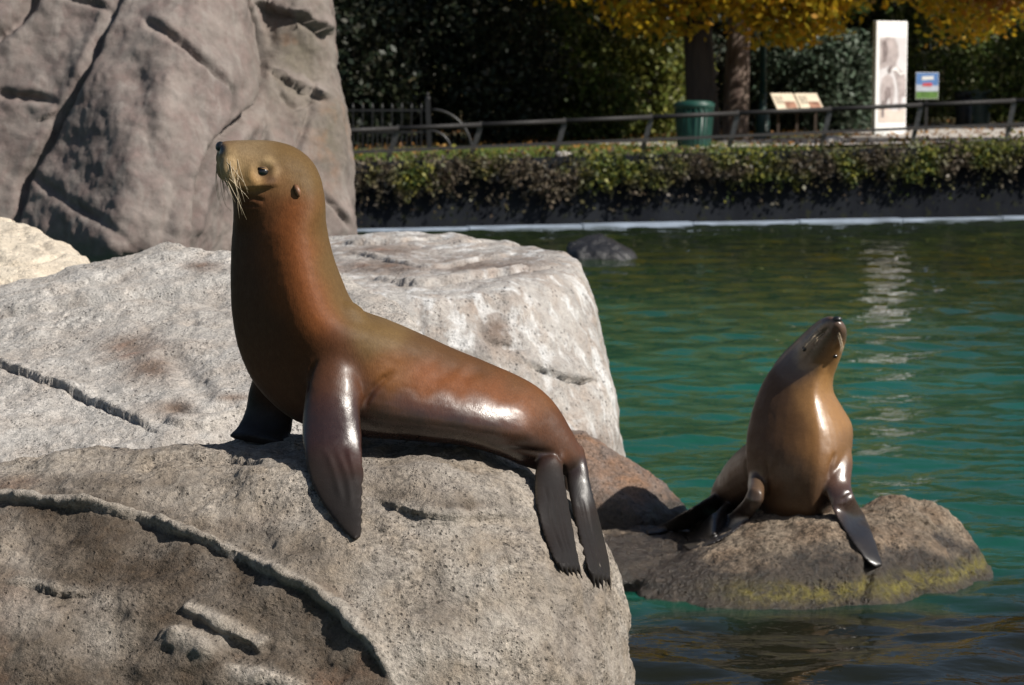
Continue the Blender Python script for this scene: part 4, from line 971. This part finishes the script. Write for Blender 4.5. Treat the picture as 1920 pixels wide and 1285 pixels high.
M['lf_ivy'] = leaf_mat('ivy_leaf', [(0.075, 0.060, 0.040), (0.045, 0.040, 0.025), (0.105, 0.080, 0.055), (0.060, 0.050, 0.040), (0.15, 0.12, 0.08), (0.07, 0.05, 0.035)], 0.2, [(0.030, 0.050, 0.012), (0.060, 0.085, 0.018), (0.12, 0.13, 0.03), (0.22, 0.21, 0.035)])
M['lf_litter'] = leaf_mat('fallen_leaf', [(0.26, 0.12, 0.03), (0.18, 0.08, 0.025), (0.34, 0.20, 0.04), (0.12, 0.06, 0.03)], 0.2)
M['lf_grass'] = leaf_mat('grass_blade', [(0.12, 0.19, 0.03), (0.16, 0.21, 0.04), (0.20, 0.20, 0.06), (0.08, 0.14, 0.03)], 0.3)

tag(sheet('ground', -40, 60, 0.05, 110, 2.5, 2.5, M['ground'], bumpy=0.03), kind='structure')
tag(sheet('path', 7.0, 58, 2.2, 8.0, 1.5, 0.8, M['path'], 0.045), kind='structure')
tag(sheet('path', 14.5, 22, 8.0, 26, 1.5, 1.5, M['path'], 0.041), kind='structure')

# retaining wall with a pale ledge at the water line
def prism(s0, s1, n0, n1, z0, ztop, step=2.0):
    mb = MB(); ss = np.arange(s0, s1 + 1e-6, step)
    for a in ss:
        for n_, z in ((n0, z0), (n1, z0), (n1, None), (n0, None)):
            p = BO + BD * a + BN * n_; mb.v.append((p.x, p.y, z if z is not None else ztop(a)))
    for k in range(len(ss) - 1):
        for q in range(4): mb.f.append((k * 4 + q, (k + 1) * 4 + q, (k + 1) * 4 + (q + 1) % 4, k * 4 + (q + 1) % 4))
    mb.f += [(0, 1, 2, 3), tuple((len(ss) - 1) * 4 + q for q in (3, 2, 1, 0))]; return mb
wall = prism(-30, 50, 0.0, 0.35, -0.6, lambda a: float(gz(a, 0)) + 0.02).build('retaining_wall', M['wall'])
tag(wall, 'dark stained concrete retaining wall along the far edge of the pool', 'wall')
for k, a in enumerate(np.arange(-30, 50, 2.0)):
    prism(a + 0.01, a + 1.99, -0.30, -0.052, -0.6, lambda q, k=k: 0.045 + 0.010 * ((k * 7) % 5 - 2) / 2, 1.98).build('ledge_stone', M['ledge'], wall)

# ------------------------------------------------------------------ leaves
def leaf_quads(pos, size, nrm=None, rng=RNG):
    n = len(pos); 
    d = rng.normal(size=(n, 3)) if nrm is None else nrm + 0.6 * rng.normal(size=(n, 3))
    d /= np.linalg.norm(d, axis=1)[:, None]; r = rng.normal(size=(n, 3)); a = np.cross(d, r); a /= np.linalg.norm(a, axis=1)[:, None]; b = np.cross(d, a)
    sz = (size * rng.uniform(0.6, 1.35, n))[:, None]
    return np.stack([pos - a * sz, pos + b * sz * 0.62 + d * sz * 0.12, pos + a * sz, pos - b * sz * 0.62 + d * sz * 0.12], 1)
def clumps(c, r, n_cl, per, cr, rng=RNG, hollow=0.45, flat=0.6):
    c, r = np.array(c, float), np.array(r, float)
    d = rng.normal(size=(n_cl, 3)); d /= np.linalg.norm(d, axis=1)[:, None]
    rad = rng.uniform(hollow, 1.0, n_cl) ** 0.7
    cen = c + d * rad[:, None] * r
    p = np.repeat(cen, per, 0) + rng.normal(size=(n_cl * per, 3)) * cr * np.array([1, 1, flat])
    return p, cen
def plant(name, label, cat, base, blobs, mat, size, trunk_r=0.05, trunk_h=0.5, group=None, barkm='bark_dark', limbs=True, zmin=None, per=26, cr=0.22, trunk_top=None):
    root = empty(name, base, label, cat, group)
    P_, cens = [], []
    for c, r, n_cl in blobs:
        p, ce = clumps(c, r, n_cl, per, cr); P_.append(p); cens.append(ce)
    P_ = np.concatenate(P_); cens = np.concatenate(cens)
    if zmin is not None: P_ = P_[P_[:, 2] > zmin]
    link('crown' if cat == 'tree' else 'foliage', quads_mesh(leaf_quads(P_, size), 'foliage'), M[mat], root)
    tb = MB(); top = Vector(trunk_top) if trunk_top is not None else Vector(blobs[0][0]); b0 = Vector(base) + Vector((0, 0, -0.1))
    mid = b0 + (top - b0) * 0.5 + Vector((random.uniform(-.1, .1), random.uniform(-.1, .1), 0)) * trunk_r * 3
    tb.tube([b0, b0 + Vector((0, 0, 0.12 + trunk_r * 0.4)), b0 + (mid - b0) * 0.4, mid, top], [trunk_r * 1.5, trunk_r * 1.1, trunk_r, trunk_r * 0.85, trunk_r * 0.3], 14)
    if limbs:
        for ce in cens[RNG.choice(len(cens), min(len(cens), 26), replace=False)]:
            f = random.uniform(0.35, 0.95); st = b0 + (top - b0) * f; e = Vector(ce); m = st + (e - st) * 0.5 + Vector((0, 0, 0.1 * (e - st).length))
            tb.tube([st, m, e], [trunk_r * 0.3 * (1.1 - f * 0.6), trunk_r * 0.16, trunk_r * 0.05], 6)
    tb.build('trunk' if cat == 'tree' else 'stem', M[barkm], root, True)
    return root
# yellow maple
g = G(1318, 47.0)
plant('maple_tree', 'broad yellow maple with dark trunk behind the green ribbed bin', 'tree', g,
      [((3.6, 47.2, 7.8), (4.4, 3.2, 3.4), 300), ((7.6, 46.5, 6.2), (3.0, 2.2, 2.2), 190), ((1.2, 47.5, 5.6), (2.6, 2.0, 1.4), 90), ((4.4, 46.2, 4.9), (3.4, 1.8, 0.9), 110), ((6.1, 46.0, 4.3), (1.0, 1.1, 0.75), 46), ((3.0, 46.4, 4.3), (1.6, 1.2, 0.9), 60), ((9.1, 45.8, 4.1), (1.0, 0.9, 0.8), 56), ((5.6, 45.8, 4.0), (1.0, 0.9, 0.8), 50), ((7.4, 45.9, 4.9), (1.0, 0.9, 0.6), 40)],
      'lf_yellow', 0.085, 0.32, group='trees on the far bank', zmin=3.1, per=34, cr=0.26, trunk_top=(3.6, 47.2, 8.5))
g = G(1980, 45.0)
plant('maple_tree', 'orange maple reaching in above the white banner', 'tree', G(2200, 42.8),
      [((9.4, 42.8, 4.7), (1.3, 1.1, 0.9), 90), ((12.4, 42.6, 6.6), (2.6, 1.8, 2.0), 220)], 'lf_orange', 0.085, 0.26, group='trees on the far bank', per=30, cr=0.24, zmin=3.4, trunk_top=(12.5, 42.6, 7.2))
plant('plane_tree', 'tree with pale mottled bark just behind the dark maple trunk', 'tree', G(1375, 49.5),
      [((5.2, 50.5, 9.2), (3.6, 3.0, 2.8), 300)], 'lf_yellow', 0.10, 0.27, group='trees on the far bank', barkm='bark_pale', per=30, cr=0.3)
for u, Y, h, lab in ((2350, 54.0, 8.5, 'golden maple out of view, added to reflect gold in the pool'),):  # unseen tree, added for its gold reflection in the water
    b = G(u, Y); plant('maple_tree', lab, 'tree', b, [((b.x, b.y, h), (3.4, 3.0, 3.4), 330)], 'lf_yellow', 0.12, 0.25, group='trees on the far bank', per=30, cr=0.34)
# tall shade trees of the wood
k = 0
for u, Y, h, rr, mt, lab in ((660, 52, 8.2, 3.6, 'lf_dark', 'tall dark evergreen above the spiked iron fence'), (900, 55, 8.6, 3.8, 'lf_dark', 'tall dark evergreen beyond the arched end of the iron fence'),
                             (1130, 63, 9.4, 3.6, 'lf_green', 'tall green tree behind the pale olive shrub'), (1560, 60, 9.0, 3.6, 'lf_green', 'tall green tree behind the reading panels'), (1820, 64, 9.5, 4.0, 'lf_dark', 'tall dark evergreen behind the grey litter bins'), (470, 50, 8.0, 3.6, 'lf_dark', 'tall dark evergreen hidden by the cliff edge')):
    b = G(u, Y); plant('shade_tree', lab, 'tree', b, [((b.x, b.y, h), (rr, rr * 0.9, 3.2), 420), ((b.x + 0.6, b.y - 0.5, h - 3.2), (rr * 0.9, rr * 0.7, 1.6), 150)], mt, 0.15, 0.24, group='trees on the far bank', per=26, cr=0.38)
# shrubs under the trees
SH = [(640, 47.5, 1.6, 2.0, 'lf_dark', 'black green shrub filling the corner behind the iron fence'), (790, 49.5, 1.8, 2.3, 'lf_dark', 'black green shrub behind the tall end post of the iron fence'),
      (930, 49.0, 1.5, 1.9, 'lf_dark', 'dark shrub right of the iron arch'), (1040, 52.0, 1.4, 1.7, 'lf_green', 'mid green shrub between the dark shrubs and the olive shrub'), (1215, 52.5, 1.25, 1.5, 'lf_olive', 'pale olive green shrub left of the maple trunk'),
      (1110, 50.0, 0.8, 0.8, 'lf_green', 'low leafy shrub at the foot of the olive shrub'), (1490, 55.5, 1.2, 1.5, 'lf_grey', 'grey green shrub behind the reading panels'), (1570, 54.0, 1.0, 1.25, 'lf_grey', 'grey green shrub beside the white banner'),
      (1445, 58, 1.5, 2.2, 'lf_dark', 'dark shrub behind the lamp post'), (1720, 60.0, 1.6, 1.9, 'lf_green', 'green shrub behind the small blue sign'), (1880, 61.0, 1.6, 1.7, 'lf_green', 'green shrub behind the grey litter bin'), (1960, 57.0, 1.5, 1.6, 'lf_green', 'green shrub beside the far path'), (1640, 62.0, 1.7, 2.3, 'lf_dark', 'dark shrub behind the white banner'), (1340, 57.0, 1.7, 2.2, 'lf_dark', 'dark shrub behind the two trunks')]
for u, Y, r, h, mt, lab in SH:
    b = G(u, Y); plant('shrub', lab, 'shrub', b, [((b.x, b.y, b.z + h * 0.85), (r, r * 0.8, h), 260)], mt, 0.075, 0.05, group='shrubs on the far bank', per=26, cr=0.20, limbs=True)
# wood beyond
W_ = []
for k in range(150):
    X = random.uniform(-26, 34); Y = random.uniform(66, 84); s_, n_ = sn(X, Y); z = float(gz(s_, n_)) + random.uniform(0.5, 7.5)
    p, _ = clumps((X, Y, z), (2.6, 1.6, 2.2), 18, 9, 0.5); W_.append(p)
W_ = np.concatenate(W_)
tag(link('woodland', quads_mesh(leaf_quads(W_, 0.30), 'woodland'), M['lf_dark']), 'dark mass of woodland on the rise beyond the bank', 'woodland', kind='stuff')

# ivy and dry hedge over the wall
n = 34000
s_ = RNG.uniform(-12, 26, n); z0 = gz(s_, 0)
hang = 0.40 + 0.60 * fbm(np.stack([s_, 0 * s_, 0 * s_], 1), 0.7, 3) + 0.25 * fbm(np.stack([s_, 0 * s_ + 5, 0 * s_], 1), 3.5, 2)
top = 0.10 + 0.16 * fbm(np.stack([s_, 0 * s_ + 9, 0 * s_], 1), 1.3, 3)
f = RNG.uniform(0, 1, n) ** 0.8; ang = f * 1.0
zz = z0 + top - (top + hang) * f + RNG.normal(0, 0.05, n)
nn = -0.05 - 0.22 * np.sin(np.minimum(f * 2.2, 1.6)) + RNG.normal(0, 0.07, n) + 0.55 * (f < 0.22) * RNG.uniform(0, 1, n)
pos = np.stack([BO.x + BD.x * s_ + BN.x * nn, BO.y + BD.y * s_ + BN.y * nn, zz], 1)
n2 = 2600; s2 = RNG.choice(np.arange(-10, 24, 0.31), n2) + RNG.normal(0, 0.06, n2); z2 = gz(s2, 0) - 0.35 - np.abs(RNG.normal(0, 0.22, n2)); nn2 = -0.14 + RNG.normal(0, 0.04, n2)
pos = np.concatenate([pos, np.stack([BO.x + BD.x * s2 + BN.x * nn2, BO.y + BD.y * s2 + BN.y * nn2, z2], 1)])
tag(link('ivy', quads_mesh(leaf_quads(pos, 0.042), 'ivy'), M['lf_ivy']), 'dry brown and green ivy spilling over the retaining wall', 'ivy', kind='stuff')
n = 5000; s_ = RNG.normal(14.2, 2.0, n); s_ = s_[(s_ > 10.3) & (s_ < 20)]; n = len(s_)
pos = np.stack([BO.x + BD.x * s_, BO.y + BD.y * s_, gz(s_, 0) + RNG.normal(0.02, 0.10, n)], 1) + np.outer(-0.30 + RNG.normal(0, 0.05, n), np.array(BN))
tag(link('yellow_vine', quads_mesh(leaf_quads(pos[:1500], 0.045), 'vine'), M['lf_olive']), 'patch of yellow green vine leaves on top of the dry ivy', 'vine', kind='stuff')
# grass strip and fallen leaves
n = 16000; s_ = RNG.uniform(-10, 9, n); n_ = RNG.uniform(0.45, 6, n)
b0 = np.stack([BO.x + BD.x * s_ + BN.x * n_, BO.y + BD.y * s_ + BN.y * n_, gz(s_, n_)], 1)
hgt = RNG.uniform(0.04, 0.11, n)[:, None]; th = RNG.uniform(0, 6.28, n); wv_ = np.stack([np.cos(th), np.sin(th), 0 * th], 1) * 0.012
lean = RNG.normal(0, 0.03, (n, 3)); lean[:, 2] = 0; tipv = b0 + lean + np.array([0, 0, 1]) * hgt
tag(link('grass', quads_mesh(np.stack([b0 - wv_, b0 + wv_, tipv + wv_ * 0.2, tipv - wv_ * 0.2], 1), 'grass'), M['lf_grass']), 'short grass along the top of the wall', 'grass', kind='stuff')
n = 5200; s_ = RNG.uniform(-8, 24, n); n_ = RNG.uniform(0.6, 22, n)
pos = np.stack([BO.x + BD.x * s_ + BN.x * n_, BO.y + BD.y * s_ + BN.y * n_, gz(s_, n_) + 0.07], 1)
tag(link('fallen_leaves', quads_mesh(leaf_quads(pos, 0.05, np.array([0, 0, 1.0])), 'litter'), M['lf_litter']), 'fallen orange leaves scattered under the trees', 'leaves', kind='stuff')

# ------------------------------------------------------------------ rail along the pool
FN = 0.95
fence = empty('rail_fence', on_line(1200, FN)[1] + Vector((0, 0, float(gz(on_line(1200, FN)[0], FN)))), 'low dark two rail fence with leaning posts along the top of the wall', 'fence')
vt = lambda u: 245 - (u - 650) * 0.0449
vb = lambda u: 286 - (u - 650) * 0.0425
pu = [255, 415, 575, 735, 890, 1048, 1210, 1372, 1545, 1715, 1890, 2070, 2250]
tops, bots = [], []
for u in pu:
    s_, q = on_line(u, FN); tp = P(u + 12, vt(u), q.y); bt = P(u + 2, vb(u), q.y)
    tops.append(tp); bots.append(bt)
    base = Vector((q.x - 0.11, q.y + 0.10, float(gz(s_, FN)) - 0.1)); tp2 = tp + (tp - base).normalized() * 0.05
    MB().bar(base, tp2, 0.085, 0.03, up=(0, 1, 0)).build('post', M['post'], fence)
for k in range(len(pu) - 1):
    MB().tube([tops[k] + Vector((0, -0.035, 0)), tops[k + 1] + Vector((0, -0.035, 0))], 0.042, 10).build('top_rail', M['rail'], fence, True)
    MB().bar(bots[k] + Vector((0, -0.035, 0)), bots[k + 1] + Vector((0, -0.035, 0)), 0.03, 0.05).build('bottom_rail', M['rail'], fence)

# spiked iron fence with an arched end
YF = 43.0; ip = empty('iron_fence', G(730, YF), 'black spiked iron fence ending in a tall post and quarter arch', 'fence')
def pk(u, v0, v1, w, spear):
    a, b = P(u, v0, YF), P(u, v1, YF); mb = MB().bar(b, a, w, w)
    if spear: mb.lathe(a, [(w * 0.9, -0.02), (w * 1.1, 0.02), (0.002, 0.10)], 8)
    mb.build('picket', M['iron'], ip)
for k in range(26): 
    u = 790 - k * 18.3
    pk(u, 203, 296, 0.022, True); pk(u - 9.1, 249, 296, 0.018, False)
for v in (207, 248, 286): MB().bar(P(320, v, YF), P(806, v, YF), 0.03, 0.035).build('rail', M['iron'], ip)
MB().bar(P(806, 302, YF), P(802, 186, YF), 0.09).lathe(P(802, 186, YF), [(0.055, 0), (0.05, 0.03), (0.02, 0.06), (0.03, 0.09), (0.004, 0.13)], 10).build('end_post', M['iron'], ip)
for r, uc, vc in ((0.82, 810, 288), (0.42, 808, 288)):
    c0 = P(uc, vc, YF); MB().tube([c0 + Vector((r * 0.92 * math.sin(a), 0, r * math.cos(a))) for a in np.linspace(0, math.pi / 2 + 0.08, 14)], 0.028, 8).build('arch', M['iron'], ip, True)

# litter bins
def bin_(u, Y, r, h, mat, lab, ribs, lid):
    b = G(u, Y); root = empty('litter_bin', b, lab, 'bin', 'litter bins on the far bank')
    MB().lathe(b, [(r * 0.78, -0.03), (r * 0.80, 0.0), (r * 0.94, h * 0.86)], 28).build('body', M[mat], root, True)
    MB().lathe(b, [(r * 0.96, h * 0.84), (r * 1.02, h * 0.86), (r * 1.04, h * 0.93), (r * 0.98, h * 0.95)], 28).build('rim', M[mat], root, True)
    MB().lathe(b, [(r * 0.95, h * 0.92), (r * 0.90, h * 0.98), (r * 0.5, h)], 28).build('lid', M[lid], root, True)
    for k in range(ribs):
        a = 2 * math.pi * k / ribs; c_, s_ = math.cos(a), math.sin(a)
        MB().bar(b + Vector((c_ * r * 0.81, s_ * r * 0.81, 0.02)), b + Vector((c_ * r * 0.96, s_ * r * 0.96, h * 0.85)), 0.045, 0.02, up=(c_, s_, 0)).build('rib', M[mat], root)
bin_(1299, 42.4, 0.37, 0.90, 'bin', 'dark green ribbed litter bin standing behind the low rail', 24, 'bin')
bin_(1833, 58, 0.26, 0.95, 'bin2', 'grey green litter bin by the far path', 0, 'bin2')
bin_(1800, 58.6, 0.25, 0.90, 'bin_dark', 'black litter bin next to the grey green bin', 0, 'bin_dark')

# banner
YB = 50.0; bb = G(1661, YB); zt = P(1661, 40, YB).z
ban = empty('banner_sign', bb, 'tall white banner board printed with two grey elephants', 'sign')
hb_ = zt - bb.z; zc = bb.z + hb_ / 2
MB().box((bb.x, YB, zc - 0.02), (0.80, 0.14, hb_ + 0.04)).build('board', M['white'], ban, bevel=0.012)
def patch(parent, name, mat, poly, y, cx, cz, sx, sz, th=0.004):
    """flat print: polygon in 0..1 board coordinates, front face at y"""
    mb = MB(); m = len(poly)
    for yy in (y, y + th): mb.v += [(cx + (a - 0.5) * sx, yy, cz + (b - 0.5) * sz) for a, b in poly]
    mb.f = [tuple(range(m)), tuple(range(2 * m - 1, m - 1, -1))] + [(k, m + k, m + (k + 1) % m, (k + 1) % m) for k in range(m)]
    return mb.build(name, M[mat], parent)
yp = YB - 0.07; pa = dict(cx=bb.x + 0.03, cz=zc - 0.02, sx=0.68, sz=hb_ * 0.74)
pr = patch(ban, 'print', 'p_pale', [(0, 0), (1, 0), (1, 1), (0, 1)], yp - 0.004, **pa)
def pp(mat, poly, lay): patch(ban, 'print_shape', mat, poly, yp - 0.004 - lay * 0.005, **pa)
pp('p_sand', [(0.0, 0), (1, 0), (1, 0.16), (0.6, 0.13), (0, 0.18)], 1)
pp('p_grey', [(0.02, 0.62), (0.02, 0.97), (0.25, 1.0), (0.55, 0.99), (0.68, 0.9), (0.72, 0.78), (0.62, 0.68), (0.48, 0.63), (0.42, 0.60), (0.35, 0.66)], 1)   # big head and ear
pp('p_dark', [(0.12, 0.70), (0.10, 0.94), (0.22, 0.97), (0.30, 0.85), (0.26, 0.72)], 2)
pp('p_dark', [(0.30, 0.62), (0.45, 0.68), (0.42, 0.58), (0.36, 0.57)], 2)
pp('p_grey', [(0.58, 0.68), (0.75, 0.62), (0.95, 0.56), (1.0, 0.50), (1.0, 0.30), (0.86, 0.30), (0.84, 0.16), (0.74, 0.12), (0.72, 0.36), (0.64, 0.50), (0.52, 0.62)], 1)   # trunk and leg
pp('white', [(0.45, 0.60), (0.60, 0.66), (0.78, 0.58), (0.95, 0.58), (0.80, 0.55), (0.62, 0.61)], 2)       # tusk
pp('p_grey', [(0.05, 0.40), (0.12, 0.52), (0.32, 0.57), (0.50, 0.52), (0.58, 0.40), (0.56, 0.30), (0.50, 0.16), (0.42, 0.15), (0.40, 0.28), (0.32, 0.28), (0.30, 0.16), (0.20, 0.15), (0.20, 0.06), (0.10, 0.05), (0.08, 0.22)], 1)   # calf
pp('p_dark', [(0.22, 0.20), (0.20, 0.36), (0.30, 0.42), (0.44, 0.40), (0.44, 0.30), (0.36, 0.28)], 2)
pp('p_dark', [(0.10, 0.06), (0.09, 0.24), (0.18, 0.26), (0.19, 0.07)], 2)

ban.rotation_euler = (0, 0, math.radians(24))

# small coloured sign
b = G(1731, 50.5); sg = empty('small_sign', b, 'small sign with blue sky and green field picture on a dark stand beside the banner', 'sign')
zt, zb = P(1731, 136, 50.5).z, P(1731, 186, 50.5).z; w = 0.50; zc2 = (zt + zb) / 2
MB().box((b.x, 50.5, zc2), (w, 0.04, zt - zb)).build('board', M['white'], sg)
MB().bar(b + Vector((0, 0.03, -0.05)), (b.x, 50.53, zb + 0.1), 0.06).build('stand', M['iron'], sg)
MB().box(b + Vector((0, 0.03, 0.02)), (0.34, 0.30, 0.05)).build('foot', M['iron'], sg)
pb_ = dict(cx=b.x, cz=zc2, sx=w * 0.97, sz=(zt - zb) * 0.96)
patch(sg, 'print', 'p_blue', [(0, 0.55), (1, 0.5), (1, 1), (0, 1)], 50.476, **pb_)
patch(sg, 'print', 'p_sky', [(0, 0.28), (1, 0.28), (1, 0.495), (0, 0.545)], 50.476, **pb_)
patch(sg, 'print', 'p_green', [(0, 0), (1, 0), (1, 0.275), (0, 0.275)], 50.476, **pb_)
patch(sg, 'print_shape', 'p_red', [(0.28, 0.48), (0.70, 0.48), (0.74, 0.56), (0.66, 0.62), (0.30, 0.60)], 50.471, **pb_)
patch(sg, 'print_shape', 'white', [(0.25, 0.72), (0.78, 0.74), (0.78, 0.88), (0.25, 0.86)], 50.471, **pb_)

# reading panels on legs
b = G(1490, 52.0); lc = empty('reading_panel_stand', b, 'slanted reading stand with two cream picture panels', 'sign')
rz = Matrix.Rotation(math.radians(14), 3, 'Z')
zc3 = P(1490, 192, 52).z
tilt = rz @ Matrix.Rotation(math.radians(38), 3, 'X')
for du in (-0.29, 0.29):
    c0 = Vector((b.x, 52.0, zc3)) + rz @ Vector((du, 0, 0)); nrm = tilt @ Vector((0, 0, 1))
    MB().box(c0, (0.54, 0.62, 0.035), tilt).build('panel', M['panel'], lc)
    MB().box(c0 + nrm * 0.02 + tilt @ Vector((0.10, -0.12, 0)), (0.26, 0.24, 0.006), tilt).build('picture', M['panel_photo'], lc)
    for k in range(5): MB().box(c0 + nrm * 0.02 + tilt @ Vector((-0.12, 0.18 - k * 0.06, 0)), (0.20, 0.018, 0.005), tilt).build('text_line', M['wood'], lc)
for du in (-0.45, 0.0, 0.45):
    q = b + rz @ Vector((du, 0, 0)); MB().bar((q.x, q.y, q.z - 0.1), (q.x, q.y, zc3 - 0.03 if abs(du) < 2 else 0), 0.06).build('leg', M['wood'], lc)
q = b; MB().box(Vector((b.x, 52.0, zc3 - 0.06)), (1.2, 0.06, 0.06), rz).build('crossbar', M['wood'], lc)

# lamp post
b = G(1426, 48.0); lp = empty('lamp_post', b, 'dark green cast iron lamp post beside the tree trunks', 'lamp post')
MB().lathe(b, [(0.20, -0.05), (0.20, 0.12), (0.16, 0.16), (0.15, 0.55), (0.11, 0.62), (0.085, 0.72), (0.08, 1.0)], 16).build('base', M['lamp'], lp, True)
MB().lathe(b, [(0.078, 0.99), (0.065, 3.6), (0.09, 3.62), (0.09, 3.70), (0.05, 3.75)], 14).build('shaft', M['lamp'], lp, True)
lt = MB().lathe(b, [(0.08, 3.74), (0.20, 3.95), (0.24, 4.2), (0.20, 4.36)], 12).build('lantern', M['glass'], lp, True)
MB().lathe(b, [(0.27, 4.36), (0.15, 4.5), (0.04, 4.56), (0.02, 4.70)], 12).build('cap', M['lamp'], lp, True)
# pale stones at the path edge
for u, Y, r, lab in ((1556, 43.6, 0.16, 'pale round stone at the edge of the path'), (1056, 38.6, 0.10, 'small pale stone half buried in the ivy')):
    b = G(u, Y); bm = bmesh.new(); bmesh.ops.create_icosphere(bm, subdivisions=4, radius=1)
    me = bpy.data.meshes.new('stone'); bm.to_mesh(me); bm.free(); co = get_co(me); co *= (1 + 0.3 * fbm(co, 1.4, 4, off=u)[:, None]); co *= np.array([r * 1.5, r, r * 0.8]); co += np.array(b + Vector((0, 0, r * 0.35)))
    set_co(me, co); me.shade_smooth(); set_attr(me, 'stain', np.zeros(len(co))); set_attr(me, 'wet', np.zeros(len(co))); set_attr(me, 'algae', np.zeros(len(co))); set_attr(me, 'worn', np.zeros(len(co)))
    tag(link('stone', me, M['rock_pale'], loc=b), lab, 'stone', 'pale stones on the far bank')
